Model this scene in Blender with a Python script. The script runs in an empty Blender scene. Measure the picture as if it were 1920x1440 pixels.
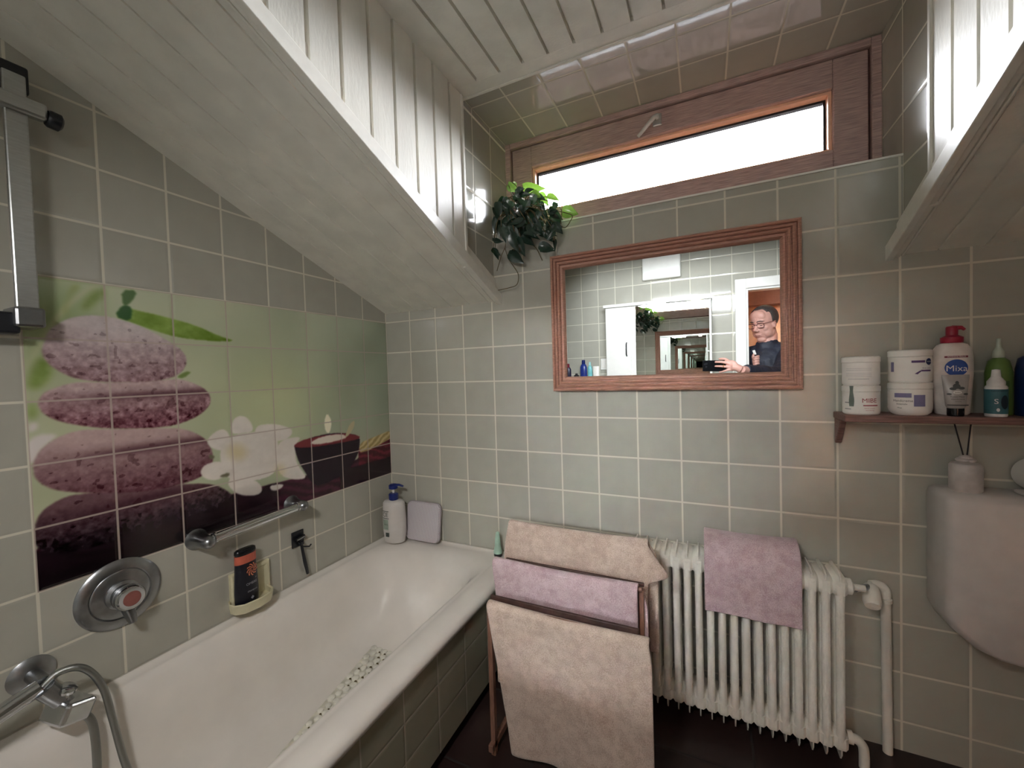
import bpy, bmesh, math, random
import numpy as np
from mathutils import Vector, Matrix, noise

# ------------------------------------------------------------------ units
# the room is laid out in wall-tile units (1 tile = 15 cm); z = 0 is a grout line, the floor lies 4.6 tiles lower
T = 0.15
FZ = 4.6
def W(p): return Vector((p[0]*T, p[1]*T, (p[2]+FZ)*T))
C = bpy.context.scene.collection
PI = math.pi

# ------------------------------------------------------------------ camera
CAM = (9.523175, -10.458636, 3.230122)
EUL = (1.543027, 0.030020, 0.441520)
cam_d = bpy.data.cameras.new('camera'); cam = bpy.data.objects.new('camera', cam_d); C.objects.link(cam)
cam.location = W(CAM); cam.rotation_euler = EUL
cam_d.sensor_width = 36.0; cam_d.lens = 36.0*761.84/1920.0; cam_d.clip_start = 0.004; cam_d.clip_end = 100
bpy.context.scene.camera = cam

# ------------------------------------------------------------------ world, light, exposure
FILL_W = 5.5
SKY_CORE, SKY_SIDE = 205.0, 13.0
sc = bpy.context.scene
world = bpy.data.worlds.new('overcast_sky'); sc.world = world; world.use_nodes = True
wt = world.node_tree; bg = wt.nodes['Background']
# hazy overcast sky: brightest low in front of the window, dimmer to the sides and above, dull ground below the horizon
_tc = wt.nodes.new('ShaderNodeTexCoord'); _dp = wt.nodes.new('ShaderNodeVectorMath'); _dp.operation = 'DOT_PRODUCT'
_d = Vector((0.05, 0.93, 0.30)).normalized(); _dp.inputs[1].default_value = _d; wt.links.new(_tc.outputs['Generated'], _dp.inputs[0])
_mr = wt.nodes.new('ShaderNodeMapRange'); _mr.interpolation_type = 'SMOOTHSTEP'; wt.links.new(_dp.outputs['Value'], _mr.inputs[0])
for _i, _v in zip((1, 2, 3, 4), (0.83, 0.99, SKY_SIDE, SKY_CORE)): _mr.inputs[_i].default_value = _v
_sz = wt.nodes.new('ShaderNodeSeparateXYZ'); wt.links.new(_tc.outputs['Generated'], _sz.inputs[0])
_hz = wt.nodes.new('ShaderNodeMapRange'); _hz.interpolation_type = 'SMOOTHSTEP'; wt.links.new(_sz.outputs['Z'], _hz.inputs[0])
for _i, _v in zip((1, 2, 3, 4), (-0.06, 0.03, 0.04, 1.0)): _hz.inputs[_i].default_value = _v
_mu = wt.nodes.new('ShaderNodeMath'); _mu.operation = 'MULTIPLY'; wt.links.new(_mr.outputs[0], _mu.inputs[0]); wt.links.new(_hz.outputs[0], _mu.inputs[1])
wt.links.new(_mu.outputs[0], bg.inputs[1]); bg.inputs[0].default_value = (0.91, 0.94, 1.0, 1)
sc.view_settings.view_transform = 'Standard'; sc.view_settings.look = 'None'
sc.view_settings.exposure = 0.0; sc.view_settings.gamma = 1.0; sc.view_settings.use_curve_mapping = False
cy = sc.cycles
cy.max_bounces = 20; cy.diffuse_bounces = 8; cy.glossy_bounces = 16; cy.transparent_max_bounces = 24
cy.use_denoising = True
try: cy.denoiser = 'OPENIMAGEDENOISE'
except Exception: pass
cy.sample_clamp_indirect = 0.0
cy.caustics_reflective = True; cy.caustics_refractive = False; cy.blur_glossy = 0.0

def area_light(name, loc, size, rot, power, col, portal=False):
    d = bpy.data.lights.new(name, 'AREA'); d.shape = 'RECTANGLE'; d.size = size[0]; d.size_y = size[1]
    d.energy = power; d.color = col
    if portal: d.cycles.is_portal = True
    o = bpy.data.objects.new(name, d); C.objects.link(o); o.location = W(loc); o.rotation_euler = rot
    return o
# sampling portal in the window opening (gives off no light of its own, only guides the sky sampling)
area_light('window_portal', (8.65, 1.9, 8.78), (8.0*T, 1.9*T), (-PI/2, 0, 0), 1.0, (1, 1, 1), True)

# fill light added below the cabinet cornice to brighten the tub and left wall
_q = (W((3.2, -3.0, -2.0))-W((7.0, -12.62, 6.6))).to_track_quat('-Z', 'Y').to_euler()
_l = area_light('tub_fill_light', (7.0, -12.62, 6.6), (1.6*T, .14*T), _q, FILL_W, (1.0, 0.97, 0.94)); _l.data.spread = math.radians(110)

# ------------------------------------------------------------------ colour + node helpers
def lin(c):
    r = [((v/255)/12.92 if v/255 <= 0.04045 else (((v/255)+0.055)/1.055)**2.4) for v in c]
    return (r[0], r[1], r[2], 1)

class NT:
    def __init__(s, name):
        s.m = bpy.data.materials.new(name); s.m.use_nodes = True; s.t = s.m.node_tree
        s.b = s.t.nodes['Principled BSDF']
    def n(s, typ, **kw):
        x = s.t.nodes.new(typ)
        for k, v in kw.items(): setattr(x, k, v)
        return x
    def l(s, a, b): s.t.links.new(a, b)
    def math(s, op, a, b=None, c=None):
        x = s.n('ShaderNodeMath', operation=op)
        for i, v in enumerate((a, b, c)):
            if v is None: continue
            if isinstance(v, (int, float)): x.inputs[i].default_value = v
            else: s.l(v, x.inputs[i])
        return x.outputs[0]
    def pos(s):
        g = s.n('ShaderNodeNewGeometry'); q = s.n('ShaderNodeSeparateXYZ'); s.l(g.outputs['Position'], q.inputs[0]); return g, q
    def mix(s, f, a, b):
        x = s.n('ShaderNodeMix', data_type='RGBA')
        for i, v in ((0, f), (6, a), (7, b)):
            if isinstance(v, (int, float, tuple)): x.inputs[i].default_value = v
            else: s.l(v, x.inputs[i])
        return x.outputs[2]
    def maprange(s, v, a, b, c=0.0, d=1.0):
        x = s.n('ShaderNodeMapRange', interpolation_type='SMOOTHSTEP'); s.l(v, x.inputs[0])
        for i, q in zip((1, 2, 3, 4), (a, b, c, d)): x.inputs[i].default_value = q
        return x.outputs[0]

def mat(name, col, rough=0.5, metal=0.0, var=0.06, vscale=30.0, bump=0.0, bscale=80.0, stretch=None, coat=0.0, spec=None, sheen=0.0, sss=0.0, emit=None, estr=0.0):
    k = NT(name); b = k.b
    c = lin(col)
    co = k.n('ShaderNodeTexCoord'); src = co.outputs['Object']
    if stretch:
        mp = k.n('ShaderNodeMapping'); mp.inputs['Scale'].default_value = stretch; k.l(src, mp.inputs[0]); src = mp.outputs[0]
    nz = k.n('ShaderNodeTexNoise'); nz.inputs['Scale'].default_value = vscale; nz.inputs['Detail'].default_value = 4; k.l(src, nz.inputs['Vector'])
    lo = tuple(max(0, v*(1-var*2)) for v in c[:3])+(1,); hi = tuple(min(1, v*(1+var*2)) for v in c[:3])+(1,)
    f = k.maprange(nz.outputs['Fac'], 0.3, 0.7)
    k.l(k.mix(f, lo, hi), b.inputs['Base Color'])
    b.inputs['Roughness'].default_value = rough; b.inputs['Metallic'].default_value = metal
    if coat: b.inputs['Coat Weight'].default_value = coat; b.inputs['Coat Roughness'].default_value = 0.08
    if spec is not None: b.inputs['Specular IOR Level'].default_value = spec
    if sheen: b.inputs['Sheen Weight'].default_value = sheen
    if sss: b.inputs['Subsurface Weight'].default_value = sss; b.inputs['Subsurface Scale'].default_value = 0.01
    if bump:
        n2 = k.n('ShaderNodeTexNoise'); n2.inputs['Scale'].default_value = bscale; n2.inputs['Detail'].default_value = 3; k.l(src, n2.inputs['Vector'])
        bp = k.n('ShaderNodeBump'); bp.inputs['Strength'].default_value = bump; bp.inputs['Distance'].default_value = 0.004
        k.l(n2.outputs['Fac'], bp.inputs['Height']); k.l(bp.outputs[0], b.inputs['Normal'])
    if emit is not None:
        b.inputs['Emission Color'].default_value = lin(emit); b.inputs['Emission Strength'].default_value = estr
    return k.m

def tile_mat(name, axes, off=(0, 0), size=(1, 1), col=(160, 162, 140), grout=(206, 202, 186), gw=0.014, rough=0.13, attr=None, tilt=0.010, gmix=1.0):
    """glazed wall tile on the room's grout grid"""
    k = NT(name); b = k.b
    g, q = k.pos()
    outs = []
    for i, ax in enumerate(axes):
        v = k.math('DIVIDE', q.outputs[ax], T)
        if ax == 2: v = k.math('SUBTRACT', v, FZ)
        v = k.math('SUBTRACT', v, off[i]); v = k.math('DIVIDE', v, size[i]); outs.append(v)
    d = k.math('MINIMUM', k.math('MULTIPLY', k.math('PINGPONG', outs[0], 0.5), size[0]), k.math('MULTIPLY', k.math('PINGPONG', outs[1], 0.5), size[1]))
    m = k.maprange(d, gw, gw+0.010)            # 0 on grout, 1 on tile
    fl = k.n('ShaderNodeCombineXYZ'); k.l(k.math('FLOOR', outs[0]), fl.inputs[0]); k.l(k.math('FLOOR', outs[1]), fl.inputs[1]); fl.inputs[2].default_value = axes[0]*3+axes[1]
    wn = k.n('ShaderNodeTexWhiteNoise', noise_dimensions='3D'); k.l(fl.outputs[0], wn.inputs['Vector'])
    # soft cloudy glaze
    nz = k.n('ShaderNodeTexNoise'); nz.inputs['Scale'].default_value = 14; nz.inputs['Detail'].default_value = 5; k.l(g.outputs['Position'], nz.inputs['Vector'])
    c = lin(col)
    lo = tuple(v*0.88 for v in c[:3])+(1,); hi = tuple(v*1.10 for v in c[:3])+(1,)
    base = k.mix(k.math('MULTIPLY_ADD', wn.outputs['Value'], 0.35, k.math('MULTIPLY', nz.outputs['Fac'], 0.65)), lo, hi)
    if attr:
        at = k.n('ShaderNodeAttribute', attribute_name=attr); base = at.outputs['Color']
    gmask = k.math('SUBTRACT', 1.0, k.math('MULTIPLY', k.math('SUBTRACT', 1.0, m), gmix))
    k.l(k.mix(gmask, lin(grout), base), b.inputs['Base Color'])
    k.l(k.math('MULTIPLY_ADD', m, rough-0.75, 0.75), b.inputs['Roughness'])
    b.inputs['Specular IOR Level'].default_value = 0.5
    # every tile sits a touch differently, glaze is slightly wavy
    vm = k.n('ShaderNodeVectorMath', operation='SUBTRACT'); k.l(wn.outputs['Color'], vm.inputs[0]); vm.inputs[1].default_value = (.5, .5, .5)
    vs = k.n('ShaderNodeVectorMath', operation='SCALE'); k.l(vm.outputs[0], vs.inputs[0]); vs.inputs['Scale'].default_value = tilt*2
    va = k.n('ShaderNodeVectorMath', operation='ADD'); k.l(vs.outputs[0], va.inputs[0]); k.l(g.outputs['Normal'], va.inputs[1])
    vn = k.n('ShaderNodeVectorMath', operation='NORMALIZE'); k.l(va.outputs[0], vn.inputs[0])
    pil = k.maprange(d, gw-0.004, gw+0.05)
    n2 = k.n('ShaderNodeTexNoise'); n2.inputs['Scale'].default_value = 9; n2.inputs['Detail'].default_value = 1; k.l(g.outputs['Position'], n2.inputs['Vector'])
    hgt = k.math('ADD', pil, k.math('MULTIPLY', n2.outputs['Fac'], 0.5))
    bp = k.n('ShaderNodeBump'); bp.inputs['Strength'].default_value = 0.5; bp.inputs['Distance'].default_value = 0.0012
    k.l(hgt, bp.inputs['Height']); k.l(vn.outputs[0], bp.inputs['Normal']); k.l(bp.outputs[0], b.inputs['Normal'])
    return k.m

# ------------------------------------------------------------------ mesh helpers
class MB:
    def __init__(s): s.v = []; s.f = []
    def add(s, vs, fs):
        o = len(s.v); s.v += [tuple(float(c) for c in v) for v in vs]; s.f += [tuple(i+o for i in f) for f in fs]; return s
    def box(s, a, b):
        (x0, y0, z0), (x1, y1, z1) = a, b
        return s.add([(x0, y0, z0), (x1, y0, z0), (x1, y1, z0), (x0, y1, z0), (x0, y0, z1), (x1, y0, z1), (x1, y1, z1), (x0, y1, z1)],
                     [(0, 3, 2, 1), (4, 5, 6, 7), (0, 1, 5, 4), (1, 2, 6, 5), (2, 3, 7, 6), (3, 0, 4, 7)])
    def obox(s, c, ax, half):
        """box with centre c, three axis vectors and half sizes"""
        c = np.array(c, float); A = [np.array(a, float) for a in ax]
        vs = []
        for k in (-1, 1):
            for (i, j) in ((-1, -1), (1, -1), (1, 1), (-1, 1)): vs.append(c+A[0]*half[0]*i+A[1]*half[1]*j+A[2]*half[2]*k)
        return s.add(vs, [(0, 3, 2, 1), (4, 5, 6, 7), (0, 1, 5, 4), (1, 2, 6, 5), (2, 3, 7, 6), (3, 0, 4, 7)])
    def prism(s, pts, axis, a, b):
        """2-D polygon (in the two other axes, cyclic order x,y,z without axis) swept from a to b"""
        def m(p, t): q = list(p); q.insert(axis, t); return tuple(q)
        n = len(pts)
        return s.add([m(p, a) for p in pts]+[m(p, b) for p in pts], [tuple(range(n))[::-1], tuple(range(n, 2*n))]+[(i, (i+1) % n, n+(i+1) % n, n+i) for i in range(n)])
    def loft(s, rings, closed=True, cap0=True, cap1=True):
        n = len(rings[0]); vs = [p for r in rings for p in r]; fs = []
        for k in range(len(rings)-1):
            for i in range(n if closed else n-1): fs.append((k*n+i, k*n+(i+1) % n, (k+1)*n+(i+1) % n, (k+1)*n+i))
        if cap0 and closed: fs.append(tuple(range(n))[::-1])
        if cap1 and closed: fs.append(tuple((len(rings)-1)*n+i for i in range(n)))
        return s.add(vs, fs)
    def tube(s, pts, r, n=12, caps=True, up=None, sq=None):
        P = [np.array(p, float) for p in pts]
        if isinstance(r, (int, float)): r = [r]*len(P)
        rings = []; prev = None
        for i, p in enumerate(P):
            t = (P[min(i+1, len(P)-1)]-P[max(i-1, 0)]); t = t/(np.linalg.norm(t)+1e-9)
            if prev is None:
                a = np.array(up if up else ((0, 0, 1) if abs(t[2]) < 0.9 else (1, 0, 0)), float); u = a-t*a.dot(t)
            else: u = prev-t*prev.dot(t)
            u /= np.linalg.norm(u)+1e-9; prev = u; w = np.cross(t, u)
            ring = []
            for k in range(n):
                an = 2*PI*k/n; cu, sw = math.cos(an), math.sin(an)
                if sq: cu = math.copysign(abs(cu)**sq, cu); sw = math.copysign(abs(sw)**sq, sw)
                ring.append(p+(u*cu+w*sw)*r[i])
            rings.append(ring)
        return s.loft(rings, True, caps, caps)
    def lathe(s, c, prof, axis=(0, 0, 1), n=32, sx=1.0, sy=1.0, xdir=None):
        """profile of (radius, height) about axis at c; sx, sy squash the section"""
        a = np.array(axis, float); a /= np.linalg.norm(a); h = np.array(xdir if xdir else ((1, 0, 0) if abs(a[0]) < 0.9 else (0, 1, 0)), float)
        u = h-a*h.dot(a); u /= np.linalg.norm(u); w = np.cross(a, u); c = np.array(c, float)
        rings = [[c+a*z+(u*math.cos(2*PI*k/n)*sx+w*math.sin(2*PI*k/n)*sy)*max(r, 1e-4) for k in range(n)] for r, z in prof]
        return s.loft(rings, True, True, True)
    def ell(s, c, ax, rad, nu=20, nv=12):
        A = [np.array(a, float) for a in ax]; c = np.array(c, float)
        rings = [[c+A[0]*rad[0]*math.sin(ph)*math.cos(2*PI*k/nu)+A[1]*rad[1]*math.sin(ph)*math.sin(2*PI*k/nu)+A[2]*rad[2]*math.cos(ph) for k in range(nu)] for ph in [max(0.02, min(PI-0.02, PI*j/nv)) for j in range(nv+1)]]
        return s.loft(rings)
    def grid(s, fn, nu, nv):
        vs = [fn(i/nu, j/nv) for j in range(nv+1) for i in range(nu+1)]
        return s.add(vs, [(j*(nu+1)+i, j*(nu+1)+i+1, (j+1)*(nu+1)+i+1, (j+1)*(nu+1)+i) for j in range(nv) for i in range(nu)])
    def build(s, name, m, parent=None, smooth=None, bevel=0, seg=2, solid=0, sub=0, remesh=0, origin=None, raw=False, disp=0):
        me = bpy.data.meshes.new(name)
        o = bpy.data.objects.new(name, me); C.objects.link(o)
        wv = [W(v) for v in s.v]
        if parent is not None:
            par = parent; L = Vector((0, 0, 0))
            while par is not None: L += par.location; par = par.parent
            base = L
        elif origin is not None: base = W(origin); 
        else:
            A = np.array([tuple(v) for v in wv]); base = Vector((float((A[:, 0].min()+A[:, 0].max())/2), float((A[:, 1].min()+A[:, 1].max())/2), float(A[:, 2].min())))
        if parent is None: o.location = base
        else: o.parent = parent
        me.from_pydata([tuple(v-base) for v in wv], [], s.f); me.update()
        if not raw:
            bm = bmesh.new(); bm.from_mesh(me); bmesh.ops.recalc_face_normals(bm, faces=bm.faces); bm.to_mesh(me); bm.free()
        me.materials.append(m)
        if smooth is not None:
            for p in me.polygons: p.use_smooth = True
            if smooth < 180:
                try: me.set_sharp_from_angle(angle=math.radians(smooth))
                except Exception: pass
        if remesh:
            r = o.modifiers.new('fuse', 'REMESH'); r.mode = 'VOXEL'; r.voxel_size = remesh; r.use_smooth_shade = True
            q = o.modifiers.new('soft', 'SMOOTH'); q.factor = 0.5; q.iterations = 5
        if solid:
            q = o.modifiers.new('thick', 'SOLIDIFY'); q.thickness = solid*T; q.offset = 0
        if bevel:
            q = o.modifiers.new('edge', 'BEVEL'); q.width = bevel*T; q.segments = seg; q.limit_method = 'ANGLE'; q.angle_limit = math.radians(35)
        if sub:
            q = o.modifiers.new('sub', 'SUBSURF'); q.levels = sub; q.render_levels = sub
        return o

def thing(name, loc, label, cat, group=None):
    o = bpy.data.objects.new(name, None); C.objects.link(o); o.location = W(loc); o.empty_display_size = 0.05
    o['label'] = label; o['category'] = cat
    if group: o['group'] = group
    return o
def tag(o, label, cat, group=None):
    o['label'] = label; o['category'] = cat
    if group: o['group'] = group
    return o
def struct(o): o['kind'] = 'structure'; return o

def text_mb(s, size, fn, depth=0.0):
    """lettering: builds the letters flat, fn(u, v) puts every corner on the surface"""
    cu = bpy.data.curves.new('lettering', 'FONT'); cu.body = s; cu.size = 1.0; cu.align_x = 'CENTER'; cu.align_y = 'CENTER'; cu.resolution_u = 3
    to = bpy.data.objects.new('lettering', cu); C.objects.link(to)
    dg = bpy.context.evaluated_depsgraph_get(); me = to.evaluated_get(dg).to_mesh()
    mb = MB(); mb.add([fn(v.co.x*size, v.co.y*size) for v in me.vertices], [tuple(p.vertices) for p in me.polygons])
    to.evaluated_get(dg).to_mesh_clear(); bpy.data.objects.remove(to); bpy.data.curves.remove(cu)
    return mb

# ------------------------------------------------------------------ materials
TILE = (171, 169, 158)
M = {}
M['tile_xz'] = tile_mat('sage_tile_back', (0, 2), col=TILE)
M['tile_yz'] = tile_mat('sage_tile_side', (1, 2), col=TILE)
M['tile_xy'] = tile_mat('sage_tile_soffit', (0, 1), off=(0.1, 0.0), col=TILE, rough=0.06, tilt=0.004)
M['tile_front'] = tile_mat('sage_tile_front', (0, 2), off=(-0.1, 0.0), col=TILE, rough=0.07, tilt=.006)
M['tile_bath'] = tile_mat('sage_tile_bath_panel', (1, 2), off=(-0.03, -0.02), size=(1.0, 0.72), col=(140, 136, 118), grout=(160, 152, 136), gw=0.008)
M['floor'] = tile_mat('dark_floor_tile', (0, 1), off=(0.3, 0.2), size=(2, 2), col=(44, 30, 28), grout=(40, 34, 32), rough=0.35)
M['board'] = mat('white_painted_board', (222, 219, 209), 0.45, var=0.03, vscale=12, bump=0.15, bscale=120, stretch=(1, 1, .3))
M['trim'] = mat('white_trim', (226, 223, 214), 0.4, var=0.02)
M['white'] = mat('white_lacquer', (232, 231, 226), 0.3, var=0.01)
M['groove'] = mat('dark_groove', (70, 64, 52), 0.8)
M['enamel'] = mat('white_enamel', (226, 220, 213), 0.18, var=0.015, vscale=8, coat=0.4)
M['ceramic'] = mat('white_plastic', (205, 198, 194), 0.35, var=0.015)
M['ivory'] = mat('ivory_ceramic', (205, 198, 166), 0.25, var=0.03)
M['chrome'] = mat('chrome', (205, 207, 210), 0.12, 1.0, var=0.01)
M['satin'] = mat('brushed_aluminium', (190, 192, 192), 0.32, 1.0, var=0.03, stretch=(1, 1, 8))
M['steel'] = mat('worn_steel', (150, 152, 155), 0.3, 1.0, var=0.05)
M['radiator'] = mat('radiator_paint', (226, 222, 212), 0.38, var=0.03, vscale=20)
M['woodframe'] = mat('oak_mirror_frame', (180, 134, 116), 0.42, var=0.12, vscale=10, stretch=(6, 6, 60), bump=0.1)
M['woodframe_h'] = mat('oak_mirror_frame_rail', (180, 134, 116), 0.42, var=0.12, vscale=10, stretch=(3, 60, 60), bump=0.1)
M['winwood'] = mat('window_wood', (186, 156, 150), 0.4, var=0.14, vscale=8, stretch=(2, 50, 50), bump=0.1)
M['shelfwood'] = mat('brown_shelf_wood', (126, 92, 84), 0.5, var=0.15, vscale=8, stretch=(2, 30, 30), bump=0.1)
M['rackwood'] = mat('rack_wood', (128, 92, 76), 0.5, var=0.12, vscale=8, stretch=(20, 20, 3))
M['rackwood_dark'] = mat('dark_rack_rail', (70, 48, 42), 0.5, var=0.12)
M['black'] = mat('black_plastic', (22, 24, 30), 0.35)
M['blackgloss'] = mat('black_gloss', (14, 15, 20), 0.15)
M['navy'] = mat('navy_plastic', (22, 38, 105), 0.3)
M['cream'] = mat('jar_white', (236, 232, 226), 0.35, var=0.01)
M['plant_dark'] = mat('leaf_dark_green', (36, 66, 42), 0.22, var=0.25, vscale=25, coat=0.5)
M['plant_lit'] = mat('leaf_skylit_green', (120, 160, 60), 0.3, var=0.15, vscale=25, coat=0.3)
M['stem'] = mat('plant_stem', (88, 76, 44), 0.7)
M['terracotta'] = mat('pot_clay', (120, 78, 60), 0.8, bump=0.2)
M['glass_w'] = None
def leafmat(name, col, tr, tf=.2):
    k = NT(name); k.b.inputs['Base Color'].default_value = lin(col); k.b.inputs['Roughness'].default_value = 0.2; k.b.inputs['Coat Weight'].default_value = 0.5
    nz = k.n('ShaderNodeTexNoise'); nz.inputs['Scale'].default_value = 60; co = k.n('ShaderNodeTexCoord'); k.l(co.outputs['Object'], nz.inputs['Vector'])
    c = lin(col); k.l(k.mix(nz.outputs['Fac'], tuple(v*.6 for v in c[:3])+(1,), tuple(v*1.4 for v in c[:3])+(1,)), k.b.inputs['Base Color'])
    t = k.n('ShaderNodeBsdfTranslucent'); t.inputs[0].default_value = lin(tr)
    mx = k.n('ShaderNodeMixShader'); mx.inputs[0].default_value = tf
    out = k.t.nodes['Material Output']; k.l(k.b.outputs[0], mx.inputs[1]); k.l(t.outputs[0], mx.inputs[2]); k.l(mx.outputs[0], out.inputs[0])
    return k.m
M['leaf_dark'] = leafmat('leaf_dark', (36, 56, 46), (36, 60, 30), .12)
M['leaf_lit'] = leafmat('leaf_skylit', (104, 140, 66), (96, 128, 44), .12)  # lighter copy of the leaf green, window light put into the colour
def glassmat(name, gl=0.08):
    k = NT(name); t = k.n('ShaderNodeBsdfTransparent'); g = k.n('ShaderNodeBsdfGlossy'); g.inputs['Roughness'].default_value = 0.02
    f = k.n('ShaderNodeFresnel'); f.inputs[0].default_value = 1.45
    mx = k.n('ShaderNodeMixShader'); k.l(f.outputs[0], mx.inputs[0]); k.l(t.outputs[0], mx.inputs[1]); k.l(g.outputs[0], mx.inputs[2])
    k.l(mx.outputs[0], k.t.nodes['Material Output'].inputs[0]); return k.m
M['pane'] = glassmat('window_glass')
def mirrormat():
    k = NT('mirror_silver'); g = k.b
    nz = k.n('ShaderNodeTexNoise'); nz.inputs['Scale'].default_value = 3; co = k.n('ShaderNodeTexCoord'); k.l(co.outputs['Object'], nz.inputs['Vector'])
    k.l(k.mix(nz.outputs['Fac'], (0.84, 0.87, 0.85, 1), (0.88, 0.90, 0.88, 1)), g.inputs['Base Color'])
    g.inputs['Metallic'].default_value = 1; g.inputs['Roughness'].default_value = 0.0; return k.m
M['mirror'] = mirrormat()
def terry(name, a, b_):
    k = NT(name); co = k.n('ShaderNodeTexCoord'); s = co.outputs['Object']
    n1 = k.n('ShaderNodeTexNoise'); n1.inputs['Scale'].default_value = 420; n1.inputs['Detail'].default_value = 3; k.l(s, n1.inputs['Vector'])
    n2 = k.n('ShaderNodeTexNoise'); n2.inputs['Scale'].default_value = 40; n2.inputs['Detail'].default_value = 4; k.l(s, n2.inputs['Vector'])
    f = k.maprange(k.math('ADD', k.math('MULTIPLY', n1.outputs['Fac'], 0.6), k.math('MULTIPLY', n2.outputs['Fac'], 0.4)), 0.38, 0.62)
    k.l(k.mix(f, lin(a), lin(b_)), k.b.inputs['Base Color']); k.b.inputs['Roughness'].default_value = 0.95
    k.b.inputs['Sheen Weight'].default_value = 0.3; k.b.inputs['Specular IOR Level'].default_value = 0.1
    bp = k.n('ShaderNodeBump'); bp.inputs['Strength'].default_value = 0.35; bp.inputs['Distance'].default_value = 0.0015; k.l(f, bp.inputs['Height']); k.l(bp.outputs[0], k.b.inputs['Normal'])
    return k.m
M['towel_beige'] = terry('terry_beige', (178, 156, 142), (208, 188, 174))
M['towel_pink'] = terry('terry_pink', (176, 150, 154), (206, 184, 188))
M['skin'] = mat('skin', (208, 158, 144), 0.5, var=0.02, vscale=30, sss=0.03)
M['hair'] = mat('greying_hair', (66, 60, 58), 0.6, var=0.3, vscale=90, stretch=(1, 6, 1), bump=0.4)
M['jacket'] = mat('dark_navy_jacket', (34, 38, 52), 0.65, var=0.15, vscale=20, bump=0.3, bscale=30)
M['trousers'] = mat('dark_trousers', (40, 40, 46), 0.8)
M['shoe'] = mat('black_shoe', (20, 20, 22), 0.4)
M['hallwall'] = mat('warm_hall_paint', (232, 180, 140), 0.8, var=0.02)
M['hallceil'] = mat('hall_ceiling_paint', (170, 128, 112), 0.8, var=0.02)
M['roof'] = mat('weathered_roof_sheet', (62, 52, 50), 0.9, var=0.25, vscale=6, bump=0.5, spec=0.0)

# ------------------------------------------------------------------ shell
S0 = 5.3; K = 0.4                                # roof slope underside: z = S0 - K*y
def slz(y): return S0-K*y
RX = 17.2; FY = -13.8; CZ = 10.15
# floor (bathroom and the hallway beyond the door)
struct(MB().box((-0.4, -25, -5.0), (RX+1.5, 1.4, -4.6)).build('floor', M['floor']))
# left wall under the slope
struct(MB().prism([(1.4, -4.6), (FY-.6, -4.6), (FY-.6, 11.0), (-0.0, 5.9), (1.4, 5.9)], 0, -0.5, 0.0).build('wall_left', M['tile_yz']))
# back wall with the raised middle part under the dormer window
struct(MB().prism([(-.5, -4.6), (RX, -4.6), (RX, 5.7), (13.05, 5.7), (13.05, 7.2), (4.1, 7.2), (4.1, 5.7), (-.5, 5.7)], 1, 0.0, 1.4).build('wall_back', M['tile_xz']))
# dormer cheeks, tiled towards the window
struct(MB().prism([(1.6, 6.5), (1.6, 10.4), (-12.5, 10.4), (-12.5, 10.35), (0, S0+.05), (0, 6.5)], 0, 3.6, 4.1).build('wall_dormer_left', M['tile_yz']))
struct(MB().prism([(1.6, 6.5), (1.6, 10.4), (-12.5, 10.4), (-12.5, 10.35), (0, S0+.05), (0, 6.5)], 0, 13.05, 13.5).build('wall_dormer_right', M['tile_yz']))
# front wall with the door opening
DX0, DX1, DZ = 11.52, 16.6, 7.18
struct(MB().prism([(-.5, -4.6), (DX0-.02, -4.6), (DX0-.02, DZ), (DX1+.02, DZ), (DX1+.02, -4.6), (RX, -4.6), (RX, 11), (-.5, 11)], 1, FY, FY-.6).build('wall_front', M['tile_front']))
struct(MB().box((RX, FY-.6, -4.6), (RX+.5, 1.4, 11)).build('wall_right', M['tile_yz']))
# outer roof above everything
struct(MB().box((-.5, -14.4, 10.45), (RX+.5, 1.7, 10.9)).build('ceiling_upper', M['trim']))

def boards(s0, s1, first, pitch, gw, gd, place, lo, hi, name, m):
    """panelling: profile along s with grooves, swept from lo(s) to hi(s); place(s, d, t) -> point"""
    prof = [(s0, 0.0)]; k = first
    while k < s1-gw:
        if k-gw/2 > s0: prof += [(k-gw/2, 0), (k-gw*.28, gd), (k+gw*.28, gd), (k+gw/2, 0)]
        k += pitch
    prof.append((s1, 0))
    mb = MB(); vs = []
    for s_, d in prof: vs += [place(s_, d, lo(s_)), place(s_, d, hi(s_))]
    mb.add(vs, [(2*i, 2*i+2, 2*i+3, 2*i+1) for i in range(len(prof)-1)])
    # backing and end closers
    vs = []
    for s_, d in prof: vs += [place(s_, gd+.06, lo(s_)), place(s_, gd+.06, hi(s_))]
    mb.add(vs, [(2*i, 2*i+1, 2*i+3, 2*i+2) for i in range(len(prof)-1)])
    return struct(mb.build(name, m))
# sloping ceilings left and right of the dormer (boards run up the slope)
def slope_panel(x0, x1, first, name):
    boards(x0, x1, first, 0.645, 0.035, 0.03, lambda s, d, t: (s, t, slz(t)+d), lambda s: 0.02, lambda s: -12.5, name, M['board'])
    struct(MB().prism([(1.4, slz(1.4)+.12), (-12.9, slz(-12.9)+.12), (-12.9, slz(-12.9)+.6), (1.4, slz(1.4)+.6)], 0, x0-.3 if x0 < 1 else x0+.05, x1-.05 if x0 < 1 else x1+.3).build(name, M['trim']))
slope_panel(0.0, 4.2, 0.66, 'ceiling_slope_left')
slope_panel(12.9, RX, 13.55, 'ceiling_slope_right')
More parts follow.
